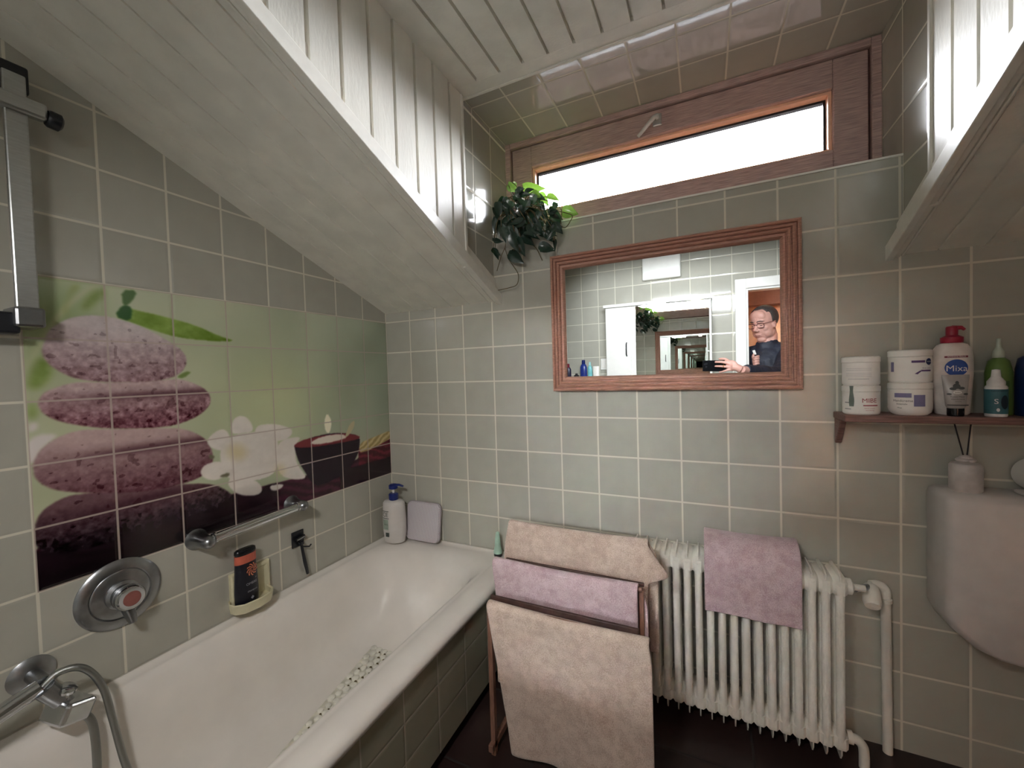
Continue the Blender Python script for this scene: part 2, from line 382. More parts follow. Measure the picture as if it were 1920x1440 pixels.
# dormer ceiling: boards, plain border, tiled soffit in front of the window
boards(4.1, 13.05, 4.78, 0.592, 0.065, 0.10, lambda s, d, t: (s, t, CZ+d), lambda s: -1.85, lambda s: -12.4, 'ceiling', M['board'])
struct(MB().box((4.1, -1.85, CZ), (13.05, -1.45, CZ+.15)).build('ceiling_border', M['board'], bevel=.01))
struct(MB().box((4.1, -1.47, CZ+.05), (13.05, 1.6, CZ+.3)).build('ceiling_soffit', M['tile_xy']))
struct(MB().box((4.1, -1.50, CZ-.03), (13.05, -1.43, CZ+.1)).build('trim_1', M['trim'], bevel=.015))
struct(MB().box((0, FY, CZ), (RX, -12.2, CZ+.2)).build('ceiling_front', M['board']))
# cheek boards
boards(-12.3, -1.66, -1.66-.51-.645*15, 0.645, 0.085, 0.10, lambda s, d, t: (4.115+.07-d*.8, s, t), lambda s: slz(s)-.02, lambda s: CZ, 'wall_dormer_left', M['board'])
boards(-12.3, -1.33, -1.33-.6-.645*15, 0.645, 0.085, 0.10, lambda s, d, t: (13.035-.07+d*.8, s, t), lambda s: slz(s)-.02, lambda s: CZ, 'wall_dormer_right', M['board'])
# vertical white end strips
struct(MB().box((4.1, -1.68, slz(-1.6)-.05), (4.22, -1.58, CZ)).build('trim_2', M['trim'], bevel=.02))
struct(MB().box((12.93, -1.35, slz(-1.3)-.05), (13.05, -1.25, CZ)).build('trim_3', M['trim'], bevel=.02))
# corner bead of the soffit along the left cheek
struct(MB().box((4.1, -1.45, 10.0), (4.125, 1.1, 10.02)).build('trim_4', M['trim']))
# edge mouldings where slope meets dormer
def edge_trim(x0, x1, name, s):
    e = .04
    def pr(xa, xb, za, zb, y0=0.02, y1=-12.4):
        mb = MB(); mb.add([(xa, y0, slz(y0)+za), (xb, y0, slz(y0)+za), (xb, y0, slz(y0)+zb), (xa, y0, slz(y0)+zb), (xa, y1, slz(y1)+za), (xb, y1, slz(y1)+za), (xb, y1, slz(y1)+zb), (xa, y1, slz(y1)+zb)],
               [(0, 1, 2, 3), (4, 7, 6, 5), (0, 4, 5, 1), (1, 5, 6, 2), (2, 6, 7, 3), (3, 7, 4, 0)]); return mb
    m = pr(x0, x1, -.10, .20)
    q = pr(x0-.10*s, x0+.0*s, -.05, .02); m.add(q.v, q.f)
    q = pr(x0-.17*s, x0-.13*s, -.035, .02); m.add(q.v, q.f)
    struct(m.build(name, M['trim'], bevel=.012))
edge_trim(4.2, 4.32, 'trim_5', 1)
edge_trim(12.9, 12.78, 'trim_6', -1)
# thin white sill bead on the top edge of the back wall
struct(MB().box((4.1, -0.03, 7.18), (13.05, 0.02, 7.225)).build('trim_7', M['trim'], bevel=.008))

# ------------------------------------------------------------------ window
win = struct(bpy.data.objects.new('window_1', None)); C.objects.link(win); win.location = W((8.55, 1.1, 7.2))
def ring(mb, x0, x1, z0, z1, w, y0, y1, wb=None):
    wb = w if wb is None else wb
    mb.box((x0, y0, z0), (x0+w, y1, z1)); mb.box((x1-w, y0, z0), (x1, y1, z1)); mb.box((x0+w, y0, z1-w), (x1-w, y1, z1)); mb.box((x0+w, y0, z0), (x1-w, y1, z0+wb)); return mb
ring(MB(), 4.1, 13.05, 7.2, 10.2, .17, .98, 1.6).build('window_frame', M['winwood'], win, bevel=.02)
ring(MB(), 4.2, 12.95, 7.3, 10.1, .25, 1.5, 1.6).build('rebate', M['winwood'], win)
sash = MB(); ring(sash, 4.31, 12.84, 7.42, 10.0, .62, 1.05, 1.5, .60)
sash.build('window_sash', M['winwood'], win, bevel=.02)
ring(MB(), 4.93, 12.22, 8.02, 9.38, .07, 1.16, 1.5).build('glazing_bead', mat('bead_lit_tone', (240, 190, 158), .45, var=.05, stretch=(2, 40, 40)), win, bevel=.01)  # bead wood coloured lighter and more orange to stand for sky-lit edges
ring(MB(), 5.0, 12.15, 8.09, 9.31, .05, 1.36, 1.5).build('glass_seal', M['black'], win)
MB().box((4.98, 1.42, 8.07), (12.17, 1.44, 9.33)).build('pane', M['pane'], win)
h = MB(); h.box((8.40, .98, 9.56), (8.62, 1.05, 9.86)).build('handle_plate', M['satin'], win, bevel=.02)
h = MB(); h.tube([(8.52, 1.0, 9.75), (8.52, .86, 9.75), (8.45, .83, 9.70), (8.05, .83, 9.32)], [.05, .05, .055, .045], 10); h.build('window_handle', mat('handle_light_metal', (214, 212, 208), .3, .3), win, smooth=50)
# roof sheet outside below the window (seen mirrored in the soffit tiles)
def rf(u, v):
    x = -2+u*22; y = 1.6+v*34
    return (x, y, 6.9-K*y+.12*math.sin(x*2*PI/.42)+.02*noise.noise(Vector((x*.5, y*.8, 0))))
tag(MB().grid(rf, 420, 40).build('corrugated_roof', M['roof'], smooth=180, solid=.05), 'weathered pinkish corrugated roof sheet outside below the window', 'roof')

# ------------------------------------------------------------------ door and hallway
door = struct(bpy.data.objects.new('door_1', None)); C.objects.link(door); door.location = W((14.1, FY, -4.6))
d = MB(); d.box((DX0-.5, FY, -4.6), (DX0, FY+.14, DZ+.5)); d.box((DX1, FY, -4.6), (DX1+.5, FY+.14, DZ+.5)); d.box((DX0, FY, DZ), (DX1, FY+.14, DZ+.5))
d.build('door_frame', M['white'], door, bevel=.03)
d = MB(); d.box((DX0-.02, FY-.62, -4.6), (DX0+.10, FY+.02, DZ)); d.box((DX1-.10, FY-.62, -4.6), (DX1+.02, FY+.02, DZ)); d.box((DX0+.1, FY-.62, DZ-.10), (DX1-.1, FY+.02, DZ+.02))
d.build('door_jamb', M['white'], door, bevel=.02)
HY = -23.5
struct(MB().box((7.2, HY-.4, -4.6), (RX+1.5, HY, 10.4)).build('wall_hall_back', M['hallwall']))
struct(MB().box((6.8, HY-.4, -4.6), (7.2, FY-.6, 10.4)).build('wall_hall_left', M['hallwall']))
struct(MB().box((RX+1.1, HY-.4, -4.6), (RX+1.5, FY-.6, 10.4)).build('wall_hall_right', M['hallwall']))
struct(MB().box((6.8, HY-.4, 9.2), (RX+1.5, FY-.6, 9.6)).build('ceiling_hall', M['hallceil']))
struct(MB().box((7.2, HY, 7.38), (RX+1.1, HY+1.2, 9.2)).build('trim_8', M['hallceil']))
struct(MB().box((7.2, HY, 6.65), (RX+1.1, HY+.06, 6.75)).build('trim_9', M['hallwall']))
lampt = thing('ceiling_lamp', (13.2, -18.5, 8.75), 'round warm ceiling lamp in the hallway behind the open door', 'lamp')
MB().lathe((13.2, -18.5, 9.12), [(.9, 0), (.9, .07), (.1, .08)]).build('lamp_base', M['white'], lampt, smooth=40)
MB().lathe((13.2, -18.5, 9.12), [(.8, 0), (.78, -.2), (.5, -.4), (.0, -.46)]).build('lamp_shade', mat('warm_opal_glass', (255, 226, 190), .4, emit=(255, 214, 170), estr=7), lampt, smooth=60)

# ------------------------------------------------------------------ front wall fittings (seen in the mirror)
tag(MB().box((6.48, FY, 8.15), (8.46, FY+.35, 9.85)).build('wall_vent_cover', M['white'], bevel=.06), 'white square cover panel high on the tiled front wall above the mirror cabinet', 'cover panel')
YF = -12.8
cab = thing('mirror_cabinet', (7.2, FY+.5, 1.75), 'white wall cabinet with tall left door and large mirror beside it', 'cabinet')
MB().box((4.50, FY, 1.75), (9.9, YF-.08, 6.7)).build('body', M['white'], cab, bevel=.02)
MB().box((4.42, FY, 6.70), (9.95, YF+.12, 6.86)).build('cornice', M['white'], cab, bevel=.02)
dr = MB().box((4.52, YF-.08, 1.8), (5.84, YF, 6.68)).build('door', M['white'], cab, bevel=.03)
MB().tube([(5.66, YF, 4.70), (5.66, YF+.14, 4.62), (5.66, YF+.17, 4.32), (5.66, YF+.14, 4.04), (5.66, YF, 3.96)], .035, 8).build('handle', M['black'], dr, smooth=60)
p = MB()
for i in range(3): p.tube([(5.93+i*.09, YF-.02, 1.8), (5.93+i*.09, YF-.02, 6.66)], .045, 10)
p.build('pilaster', M['white'], cab, smooth=60)
MB().box((6.13, YF-.08, 1.85), (9.80, YF-.04, 6.66)).build('mirror_panel', M['mirror'], cab)
MB().box((9.80, YF-.08, 1.8), (9.9, YF, 6.68)).build('side_strip', M['white'], cab, bevel=.02)
lf = MB(); lf.lathe((9.2, YF+.0, 6.66), [(.0, 0), (.16, -.01), (.16, -.07), (.12, -.1), (0, -.11)]); lf.build('downlight', mat('downlight_lens', (255, 250, 240), .3, emit=(255, 246, 232), estr=6), cab, smooth=40)
sw = thing('light_switch', (4.15, FY, 3.3), 'white wall switch left of the mirror cabinet', 'switch')
MB().box((3.98, FY, 3.25), (4.36, FY+.08, 3.9)).build('plate', M['white'], sw, bevel=.02)
MB().box((4.05, FY+.08, 3.35), (4.29, FY+.12, 3.8)).build('rocker', M['cream'], sw, bevel=.02)
sh = thing('wall_shelf', (2.9, FY, 2.5), 'narrow white shelf on the front wall left of the cabinet', 'shelf')
MB().box((1.6, FY, 2.6), (4.3, FY+1.2, 2.72)).build('board', M['white'], sh, bevel=.02)
for x in (1.9, 3.9): MB().prism([(FY, 2.6), (FY+.9, 2.6), (FY+.9, 2.52), (FY, 2.0)], 0, x, x+.08).build('bracket', M['white'], sh)
def small_bottle(name, x, y, h, w, d, body, capc, label, cat, caph=.22, tube=False):
    t = thing(name, (x, y, 2.72), label, cat)
    if tube:
        MB().loft([[(x+w/2*math.cos(a)*(1-.0*k), y+(d/2*(1-k)+.02*k)*math.sin(a), 2.72+caph+k*(h-caph)) for a in [2*PI*i/20 for i in range(20)]] for k in (0, .3, .6, 1)]).build('body', body, t, smooth=50)
        MB().lathe((x, y, 2.72), [(w*.36, 0), (w*.4, .02), (w*.4, caph)], n=20).build('cap', capc, t, smooth=40)
    else:
        MB().lathe((x, y, 2.72), [(w*.46, 0), (w*.5, .04), (w*.5, h*.62), (w*.36, h*.75), (w*.22, h-caph), (w*.22, h-caph+.02)], n=24, sy=d/w).build('body', body, t, smooth=50)
        MB().lathe((x, y, 2.72), [(w*.24, h-caph), (w*.26, h-caph+.02), (w*.24, h-.02), (w*.1, h)], n=20, sy=1).build('cap', capc, t, smooth=40)
    return t
yb = FY+.75
wl = mat('bottle_maroon', (120, 20, 50), .3); bl = mat('bottle_blue', (30, 50, 130), .3); tq = mat('bottle_turquoise', (120, 190, 195), .3)
small_bottle('lotion_bottle', 2.18, yb, .95, .36, .25, mat('bottle_dark', (34, 30, 60), .3), wl, 'dark bottle with crimson cap leftmost on the front wall shelf', 'bottle', .35)
small_bottle('cream_pot', 2.68, yb, .36, .3, .3, M['black'], M['black'], 'small black pot beside the tall blue bottle on the front wall shelf', 'pot', .1)
lo = small_bottle('lotion_bottle', 3.12, yb, 1.14, .40, .26, bl, M['navy'], 'tall blue lotion bottle on the front wall shelf', 'bottle', .24)
small_bottle('lotion_bottle', 3.5, yb, 1.0, .27, .2, tq, mat('cap_aqua', (170, 215, 215), .3), 'slim pale turquoise bottle next to the blue one', 'bottle', .2)
small_bottle('cream_tube', 3.86, yb, .74, .36, .2, M['cream'], M['cream'], 'white squeeze tube standing rightmost on the front wall shelf', 'tube', .16, True)

# ------------------------------------------------------------------ wall mirror on the back wall
mir = thing('wall_mirror', (8.63, 0, 2.7), 'wide wall mirror in a ribbed reddish oak frame below the window', 'mirror')
X0, X1, Z0, Z1 = 5.86, 11.40, 2.70, 6.28
steps = [(0, .0), (0, -.15), (.02, -.19), (.05, -.21), (.075, -.19), (.085, -.13), (.10, -.13), (.115, -.20), (.145, -.22), (.165, -.20), (.175, -.13), (.19, -.13), (.205, -.19), (.23, -.205), (.255, -.18), (.265, -.11), (.28, -.11), (.295, -.15), (.33, -.15), (.36, -.11), (.38, -.05), (.38, 0)]
def rail(a, b, inx, inz):
    """mitred moulding from corner a to corner b; inward directions at each end"""
    r0 = [(a[0]+inx[0]*w, y, a[1]+inz[0]*w) for w, y in steps]; r1 = [(b[0]+inx[1]*w, y, b[1]+inz[1]*w) for w, y in steps]
    return MB().loft([r0, r1])
rail((X0, Z0), (X1, Z0), (1, -1), (1, 1)).build('frame_rail', M['woodframe_h'], mir)
rail((X0, Z1), (X1, Z1), (1, -1), (-1, -1)).build('frame_rail', M['woodframe_h'], mir)
rail((X0, Z0), (X0, Z1), (1, 1), (1, -1)).build('frame_stile', M['woodframe'], mir)
rail((X1, Z0), (X1, Z1), (-1, -1), (1, -1)).build('frame_stile', M['woodframe'], mir)
MB().box((X0+.3, -.05, Z0+.3), (X1-.3, -.03, Z1-.3)).build('mirror_glass', M['mirror'], mir)

# ------------------------------------------------------------------ printed stone-and-orchid picture on the left wall tiles
MUR = {"s1":[[0.253,3.985],[0.272,4.1],[0.393,4.253],[0.563,4.373],[0.783,4.437],[1.013,4.444],[1.254,4.385],[1.509,4.294],[1.723,4.176],[1.919,4.051],[2.093,3.918],[2.195,3.778],[2.204,3.633],[2.134,3.471],[1.976,3.349],[1.74,3.285],[1.463,3.26],[1.081,3.267],[0.778,3.299],[0.562,3.35],[0.38,3.471],[0.248,3.615],[0.205,3.756],[0.21,3.869]],"s2":[[0.603,3.304],[0.961,3.261],[1.74,3.285],[2.035,3.312],[2.281,3.232],[2.505,3.093],[2.617,2.917],[2.591,2.729],[2.414,2.558],[2.15,2.441],[1.843,2.373],[1.425,2.395],[0.927,2.464],[0.592,2.555],[0.346,2.66],[0.193,2.778],[0.131,2.912],[0.136,3.024],[0.189,3.133],[0.35,3.226]],"s3":[[0.654,2.486],[1.167,2.415],[1.961,2.34],[2.236,2.229],[2.457,2.047],[2.583,1.818],[2.605,1.546],[2.528,1.372],[2.32,1.234],[1.939,1.186],[1.507,1.198],[0.877,1.326],[0.439,1.465],[0.201,1.589],[0.055,1.77],[0.025,1.946],[0.049,2.08],[0.133,2.262],[0.315,2.403],[0.482,2.466]],"s4":[[0.005,1.194],[0.293,1.404],[0.543,1.42],[1.322,1.279],[2.482,1.121],[2.971,0.732],[2.957,0.437],[1.968,0.477],[0.982,0.431],[-0.001,0.521]],"wood":[[-0.075,0.887],[0.994,0.716],[1.888,0.719],[3.004,0.723],[4.008,0.703],[4.903,0.685],[6.455,0.714],[6.781,0.892],[7.233,1.009],[8.355,1.102],[8.276,-0.312],[2.529,-0.118],[-0.069,-0.292]],"bowl":[[4.496,1.567],[5.286,1.695],[6.007,1.648],[6.703,1.448],[6.637,1.002],[6.413,0.691],[6.139,0.45],[5.215,0.287],[4.941,0.461],[4.795,0.754],[4.608,1.076],[4.518,1.398]],"rim":[[4.496,1.567],[4.872,1.658],[6.007,1.648],[6.703,1.448],[6.634,1.344],[5.767,1.363],[5.102,1.39],[4.521,1.466]],"wax":[[4.913,1.524],[5.335,1.643],[6.006,1.617],[6.252,1.469],[5.752,1.426],[5.155,1.439]],"flame":[[5.542,2.283],[5.425,2.044],[5.462,1.742],[5.601,1.677],[5.69,2.011]],"leaf1":[[1.108,4.449],[1.266,4.66],[1.365,4.608],[1.796,4.543],[2.4,4.41],[2.835,4.219],[3.202,4.124],[2.723,4.097],[2.072,4.131],[1.643,4.255],[1.329,4.376]],"leaf1d":[[1.108,4.449],[1.242,4.689],[1.38,4.643],[1.342,4.371]],"leaf2":[[1.228,4.943],[1.472,4.969],[1.371,4.74],[1.239,4.624]],"leaf3":[[0.651,4.428],[0.8,4.84],[1.034,4.942],[0.931,4.707]],"leaf4":[[0.028,3.337],[0.197,3.784],[0.341,3.5],[0.192,3.218],[0.04,3.184]],"leaf5":[[2.006,3.348],[2.165,3.453],[2.291,3.452],[2.127,3.309]],"leaf6":[[0.013,2.978],[0.105,2.97],[0.125,2.771],[0.02,2.7]],"stalk":[[0.015,3.475],[0.034,3.475],[0.352,4.221],[0.641,4.694],[0.965,4.976],[0.944,5.018],[0.6,4.733],[0.294,4.244]],"stalk2":[[0.461,4.406],[0.502,4.41],[0.534,4.678],[0.716,4.931],[0.587,4.922],[0.524,4.677]],"wA":[[2.991,2.061],[3.002,2.298],[3.123,2.443],[3.318,2.422],[3.452,2.242],[3.483,2.03],[3.181,2.033]],"wB":[[2.561,2.088],[2.815,2.224],[2.954,2.067],[2.973,1.668],[2.616,1.773],[2.486,1.948]],"wC":[[2.952,2.028],[3.503,2.027],[4.071,1.988],[4.07,1.019],[3.659,0.857],[2.942,0.999],[2.772,1.316],[2.719,1.716]],"wD":[[2.325,1.344],[2.432,1.507],[2.781,1.509],[2.918,1.283],[2.726,1.094],[2.45,1.163]],"wE":[[2.866,0.979],[2.949,1.156],[3.411,0.962],[3.651,0.689],[3.557,0.524],[3.193,0.608],[3.005,0.743],[2.899,0.891]],"wF":[[3.551,2.146],[3.723,2.186],[4.078,2.141],[4.452,1.98],[4.47,1.841],[4.244,1.696],[3.878,1.756],[3.501,1.985]],"wG":[[3.99,1.738],[4.745,1.753],[4.531,1.557],[4.511,1.147],[4.65,0.886],[4.846,0.604],[4.437,0.66],[4.018,0.899]],"wH":[[3.782,0.697],[4.192,0.633],[4.092,0.526],[3.863,0.523]],"wI":[[0.018,2.672],[0.112,2.674],[0.117,2.575],[0.011,2.506]],"wJ":[[-0.008,2.481],[0.378,2.466],[0.133,2.262],[0.076,2.047],[-0.026,2.041]],"straw":[[6.692,1.237],[7.134,1.297],[8.111,1.448],[8.096,1.18],[7.468,1.019],[7.003,0.933],[6.612,0.925]],"twig":[[6.094,1.463],[6.312,1.857],[6.521,1.959],[6.489,1.754],[6.296,1.542]],"yel":[[2.83,1.773],[3.133,1.839],[3.322,1.643],[3.272,1.447],[2.964,1.471]],"yel2":[[3.985,1.17],[4.214,1.075],[4.203,0.854],[4.013,0.812]],"hole1":[[2.51,1.717],[2.661,1.611],[2.537,1.56]],"hole2":[[2.713,1.194],[2.915,1.224],[2.91,1.126],[2.729,1.151]]}
def mural():
    NU, NV = 760, 475
    u = np.linspace(0, 8, NU+1); v = np.linspace(0, 5, NV+1); U, V = np.meshgrid(u, v)
    rs = np.random.RandomState(3)
    def fnoise(sx, sy, seed, oct=4):
        r = np.random.RandomState(seed); out = np.zeros_like(U); amp = 1; tot = 0
        for o in range(oct):
            nx, ny = int(8*sx*2**o)+3, int(5*sy*2**o)+3; g = r.rand(ny, nx)
            fx = U/8*(nx-2); fy = V/5*(ny-2); ix = fx.astype(int).clip(0, nx-2); iy = fy.astype(int).clip(0, ny-2); ax = fx-ix; ay = fy-iy
            ax = ax*ax*(3-2*ax); ay = ay*ay*(3-2*ay)
            out += amp*((g[iy, ix]*(1-ax)+g[iy, ix+1]*ax)*(1-ay)+(g[iy+1, ix]*(1-ax)+g[iy+1, ix+1]*ax)*ay); tot += amp; amp *= .6
        return out/tot
    def smoothpoly(p, n=2):
        p = np.array(p)
        for _ in range(n):
            q = np.roll(p, -1, 0); p = np.stack([p*.75+q*.25, p*.25+q*.75], 1).reshape(-1, 2)
        return p
    def inside(p, n=2):
        p = smoothpoly(p, n); m = np.zeros(U.shape, bool); x1, y1 = p[-1]
        for x2, y2 in p:
            c = ((y2 > V) != (y1 > V)); xx = (x1-x2)*(V-y2)/((y1-y2) if y1 != y2 else 1e-9)+x2
            m ^= c & (U < xx); x1, y1 = x2, y2
        return m
    def blur(m, k):
        m = m.astype(float)
        for ax in (0, 1):
            for _ in range(2):
                c = np.cumsum(np.pad(m, [(k+1, k) if a == ax else (0, 0) for a in (0, 1)], mode='edge'), axis=ax)
                n = m.shape[ax]; m = (np.take(c, range(2*k+1, 2*k+1+n), axis=ax)-np.take(c, range(0, n), axis=ax))/(2*k+1)
        return m
    def rgb(*c): return np.array(c, float)
    big = fnoise(.5, .5, 1, 2)[..., None]; fine = fnoise(14, 14, 2, 3); mid = fnoise(3, 4, 5, 4)
    t = np.clip(U/8, 0, 1)[..., None]
    img = rgb(186, 190, 158)*(1-t)+rgb(162, 172, 152)*t
    img = img+(big-.5)*40
    # bright yellow-green glow left of centre
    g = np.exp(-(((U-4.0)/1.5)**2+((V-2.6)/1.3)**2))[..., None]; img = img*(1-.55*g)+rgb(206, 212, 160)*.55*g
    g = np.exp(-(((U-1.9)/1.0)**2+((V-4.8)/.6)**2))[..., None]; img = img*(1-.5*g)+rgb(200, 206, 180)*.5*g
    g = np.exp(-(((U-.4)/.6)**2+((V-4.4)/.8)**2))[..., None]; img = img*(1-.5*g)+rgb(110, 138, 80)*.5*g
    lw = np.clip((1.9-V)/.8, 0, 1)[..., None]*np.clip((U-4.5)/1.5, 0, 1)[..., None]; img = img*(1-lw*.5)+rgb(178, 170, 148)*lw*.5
    def paint(key, col, soft=1, n=2, a=1.0):
        nonlocal img
        m = (blur(inside(MUR[key], n), soft)*a)[..., None]; img = img*(1-m)+np.broadcast_to(col, img.shape)*m; return m[..., 0]
    nl = np.clip((mid-.3)*1.6, 0, 1)[..., None]
    paint('stalk', rgb(190, 190, 150), 3); paint('stalk2', rgb(150, 160, 100), 3)
    for k_ in ('leaf3', 'leaf4', 'leaf6'): paint(k_, rgb(118, 138, 70)+nl*30, 4)
    paint('leaf1', rgb(118, 146, 62)+(nl-.5)*40+np.clip((V-4.1)/.6, 0, 1)[..., None]*30, 1, 1); paint('leaf1d', rgb(52, 92, 48), 1, 1); paint('leaf2', rgb(84, 112, 66), 1, 1); paint('leaf5', rgb(120, 140, 80), 1, 1)
    for k_ in ('wI', 'wJ'): paint(k_, rgb(214, 206, 202), 2)
    # wooden mat and dark water-worn base
    wv = (np.sin((V*5+U*1.4+mid*1.5)*5)*.5+.5)[..., None]
    paint('wood', rgb(52, 24, 36)+wv*rgb(26, 10, 16)-np.clip((3.6-U)/3.6, 0, 1)[..., None]*12, 1, 1)
    base = (V < np.clip(.62+.02*U, 0, 5)) & (U < 4.0); bm_ = blur(base, 2)[..., None]
    img = img*(1-bm_)+(rgb(30, 15, 24)+wv*rgb(14, 7, 10))*bm_
    rt = (blur((U > 6.6) & (V < 1.15-(8-U)*.05), 1))[..., None]; img = img*(1-rt)+(rgb(70, 20, 32)+wv*rgb(44, 14, 20))*rt
    rt = (blur((U > 5.9) & (V < .55), 2))[..., None]; img = img*(1-rt)+rgb(34, 14, 24)*rt
    # stones: grain, pores, darker rosy underside (as printed)
    def stone(key, top, low, grain, soft=1):
        nonlocal img
        P = np.array(MUR[key]); v0, v1 = P[:, 1].min(), P[:, 1].max(); u0, u1 = P[:, 0].min(), P[:, 0].max()
        tt = np.clip((V-v0)/(v1-v0), 0, 1); e = ((U-(u0+u1)/2)/((u1-u0)/2))**2
        sh = np.clip(tt*1.25-.15*e, 0, 1)[..., None]
        c = low*(1-sh)+top*sh; c = c+((fine-.5)*grain)[..., None]*(1.3-sh)
        pore = (fnoise(9, 10, int(v0*100)+7, 2) < .20+.10*(1-tt)); c = c-pore[..., None]*34
        m = blur(inside(MUR[key], 2), soft)[..., None]; img = img*(1-m)+c*m
    stone('s4', rgb(112, 82, 88), rgb(28, 14, 24), 80)
    stone('s3', rgb(186, 160, 158), rgb(92, 52, 62), 60)
    stone('s2', rgb(188, 164, 164), rgb(110, 62, 74), 130)
    stone('s1', rgb(198, 186, 186), rgb(150, 118, 124), 80)
    # contact lines between stones
    stm_ = np.clip(blur(inside(MUR['s1'], 2) | inside(MUR['s2'], 2) | inside(MUR['s3'], 2) | inside(MUR['s4'], 2), 1), 0, 1)
    for (uu, vv, su, sv) in ((1.9, 3.02, 1.3, .09), (1.9, 2.02, 1.35, .09), (1.9, 1.06, 1.6, .10)):
        g = (np.exp(-(((U-uu)/su)**4+((V-vv)/sv)**2))*stm_)[..., None]; img = img*(1-.6*g)+rgb(60, 26, 36)*.6*g
    # orchids
    for k_ in ('wB', 'wA', 'wF', 'wC', 'wD', 'wE', 'wG', 'wH'): paint(k_, rgb(222, 214, 206)+(nl-.5)*16, 1, 2)
    for k_ in ('yel', 'yel2'): paint(k_, rgb(206, 190, 140), 8, 2, .7)
    for k_ in ('hole1', 'hole2'): paint(k_, rgb(110, 104, 84), 1, 1)
    # candle bowl
    paint('bowl', rgb(34, 18, 32), 1, 1); paint('rim', rgb(120, 46, 52), 1, 1); paint('wax', rgb(226, 214, 200), 1, 1)
    paint('twig', rgb(196, 186, 150), 1, 1); paint('flame', rgb(252, 246, 220), 1, 1)
    st = (np.sin((U*9-V*16)*2.2+mid*6)*.5+.5)[..., None]
    paint('straw', rgb(160, 140, 92)+st*50, 1, 1)
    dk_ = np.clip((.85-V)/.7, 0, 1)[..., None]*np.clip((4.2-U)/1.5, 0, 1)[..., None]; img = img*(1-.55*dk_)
    img = np.clip(img, 0, 255)/255; L = np.where(img <= .04045, img/12.92, ((img+.055)/1.055)**2.4)
    me = bpy.data.meshes.new('tile_picture')
    x = 0.008*T
    co = np.stack([np.full(U.size, x), (U.ravel()-8)*T, V.ravel()*T], 1)
    idx = np.arange(U.size).reshape(U.shape)
    q = np.stack([idx[:-1, :-1], idx[:-1, 1:], idx[1:, 1:], idx[1:, :-1]], -1).reshape(-1, 4)
    me.vertices.add(len(co)); me.vertices.foreach_set('co', co.ravel()); me.loops.add(q.size); me.loops.foreach_set('vertex_index', q.ravel())
    me.polygons.add(len(q)); me.polygons.foreach_set('loop_start', np.arange(0, q.size, 4)); me.update(calc_edges=True)
    ca = me.color_attributes.new('print', 'FLOAT_COLOR', 'POINT'); ca.data.foreach_set('color', np.concatenate([L.reshape(-1, 3), np.ones((U.size, 1))], 1).ravel())
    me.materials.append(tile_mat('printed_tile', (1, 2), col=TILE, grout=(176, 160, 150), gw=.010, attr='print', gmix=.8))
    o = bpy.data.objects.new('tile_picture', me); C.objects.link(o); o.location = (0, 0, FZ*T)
    tag(o, 'stacked stones, orchid and candle picture printed across the tiles above the bathtub', 'tile picture')
mural()

# ------------------------------------------------------------------ bathtub
def rrect(x0, x1, y0, y1, r, z, n=9, rf=None):
    """rounded rectangle ring; rf = radius of the two far (y1) corners"""
    rf = rf or r; pts = []
    for (cx, cy_, a0, rr) in ((x1-rf, y1-rf, 0, rf), (x0+rf, y1-rf, 90, rf), (x0+r, y0+r, 180, r), (x1-r, y0+r, 270, r)):
        for k in range(n): a = math.radians(a0+90*k/(n-1)); pts.append((cx+rr*math.cos(a), cy_+rr*math.sin(a), z))
    return pts
tub = thing('bathtub', (2.4, -5.7, -4.6), 'white enamel bathtub along the tiled left wall', 'bathtub')
Y0, Y1 = -11.6, -0.01
rings = [rrect(.01, 4.70, Y0+.04, Y1, .06, -2.24), rrect(.01, 4.76, Y0, Y1, .08, -2.20), rrect(.01, 4.78, Y0, Y1, .1, -2.10), rrect(.01, 4.72, Y0+.03, Y1, .12, -2.01), rrect(.02, 4.60, Y0+.1, Y1, .16, -1.98),
         rrect(.04, 4.36, Y0+.3, Y1-.03, .3, -1.985), rrect(.08, 4.22, Y0+.4, Y1-.05, .4, -2.005), rrect(.16, 4.17, Y0+.5, Y1-.10, .5, -2.035, rf=.7), rrect(.22, 4.11, Y0+.6, Y1-.22, .6, -2.03, rf=.95), rrect(.28, 4.04, Y0+.8, Y1-.42, .7, -2.05, rf=1.1),
         rrect(.38, 3.93, Y0+.9, Y1-.66, .8, -2.16, rf=1.15), rrect(.5, 3.82, Y0+1.0, Y1-.9, .9, -2.45, rf=1.2), rrect(.66, 3.70, Y0+1.2, Y1-1.45, .9, -3.2, rf=1.2), rrect(.80, 3.60, Y0+1.4, Y1-1.9, .9, -3.72, rf=1.1),
         rrect(.95, 3.48, Y0+1.6, Y1-2.2, .85, -3.93, rf=1.0), rrect(1.15, 3.3, Y0+1.9, Y1-2.45, .8, -3.99, rf=.9), rrect(1.9, 2.5, Y0+3.5, Y1-4.5, .3, -4.0)]
MB().loft(rings, True, False, True).build('basin', M['enamel'], tub, smooth=180)
bf = MB(); bf.box((.3, Y0+.3, -4.6), (4.28, -.02, -4.05)); bf.build('support', M['groove'], tub)
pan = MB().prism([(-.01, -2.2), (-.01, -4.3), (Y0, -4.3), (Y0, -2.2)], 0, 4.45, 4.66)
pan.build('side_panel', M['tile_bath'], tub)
MB().box((4.30, Y0, -4.6), (4.42, -.01, -4.28)).build('plinth', M['groove'], tub)
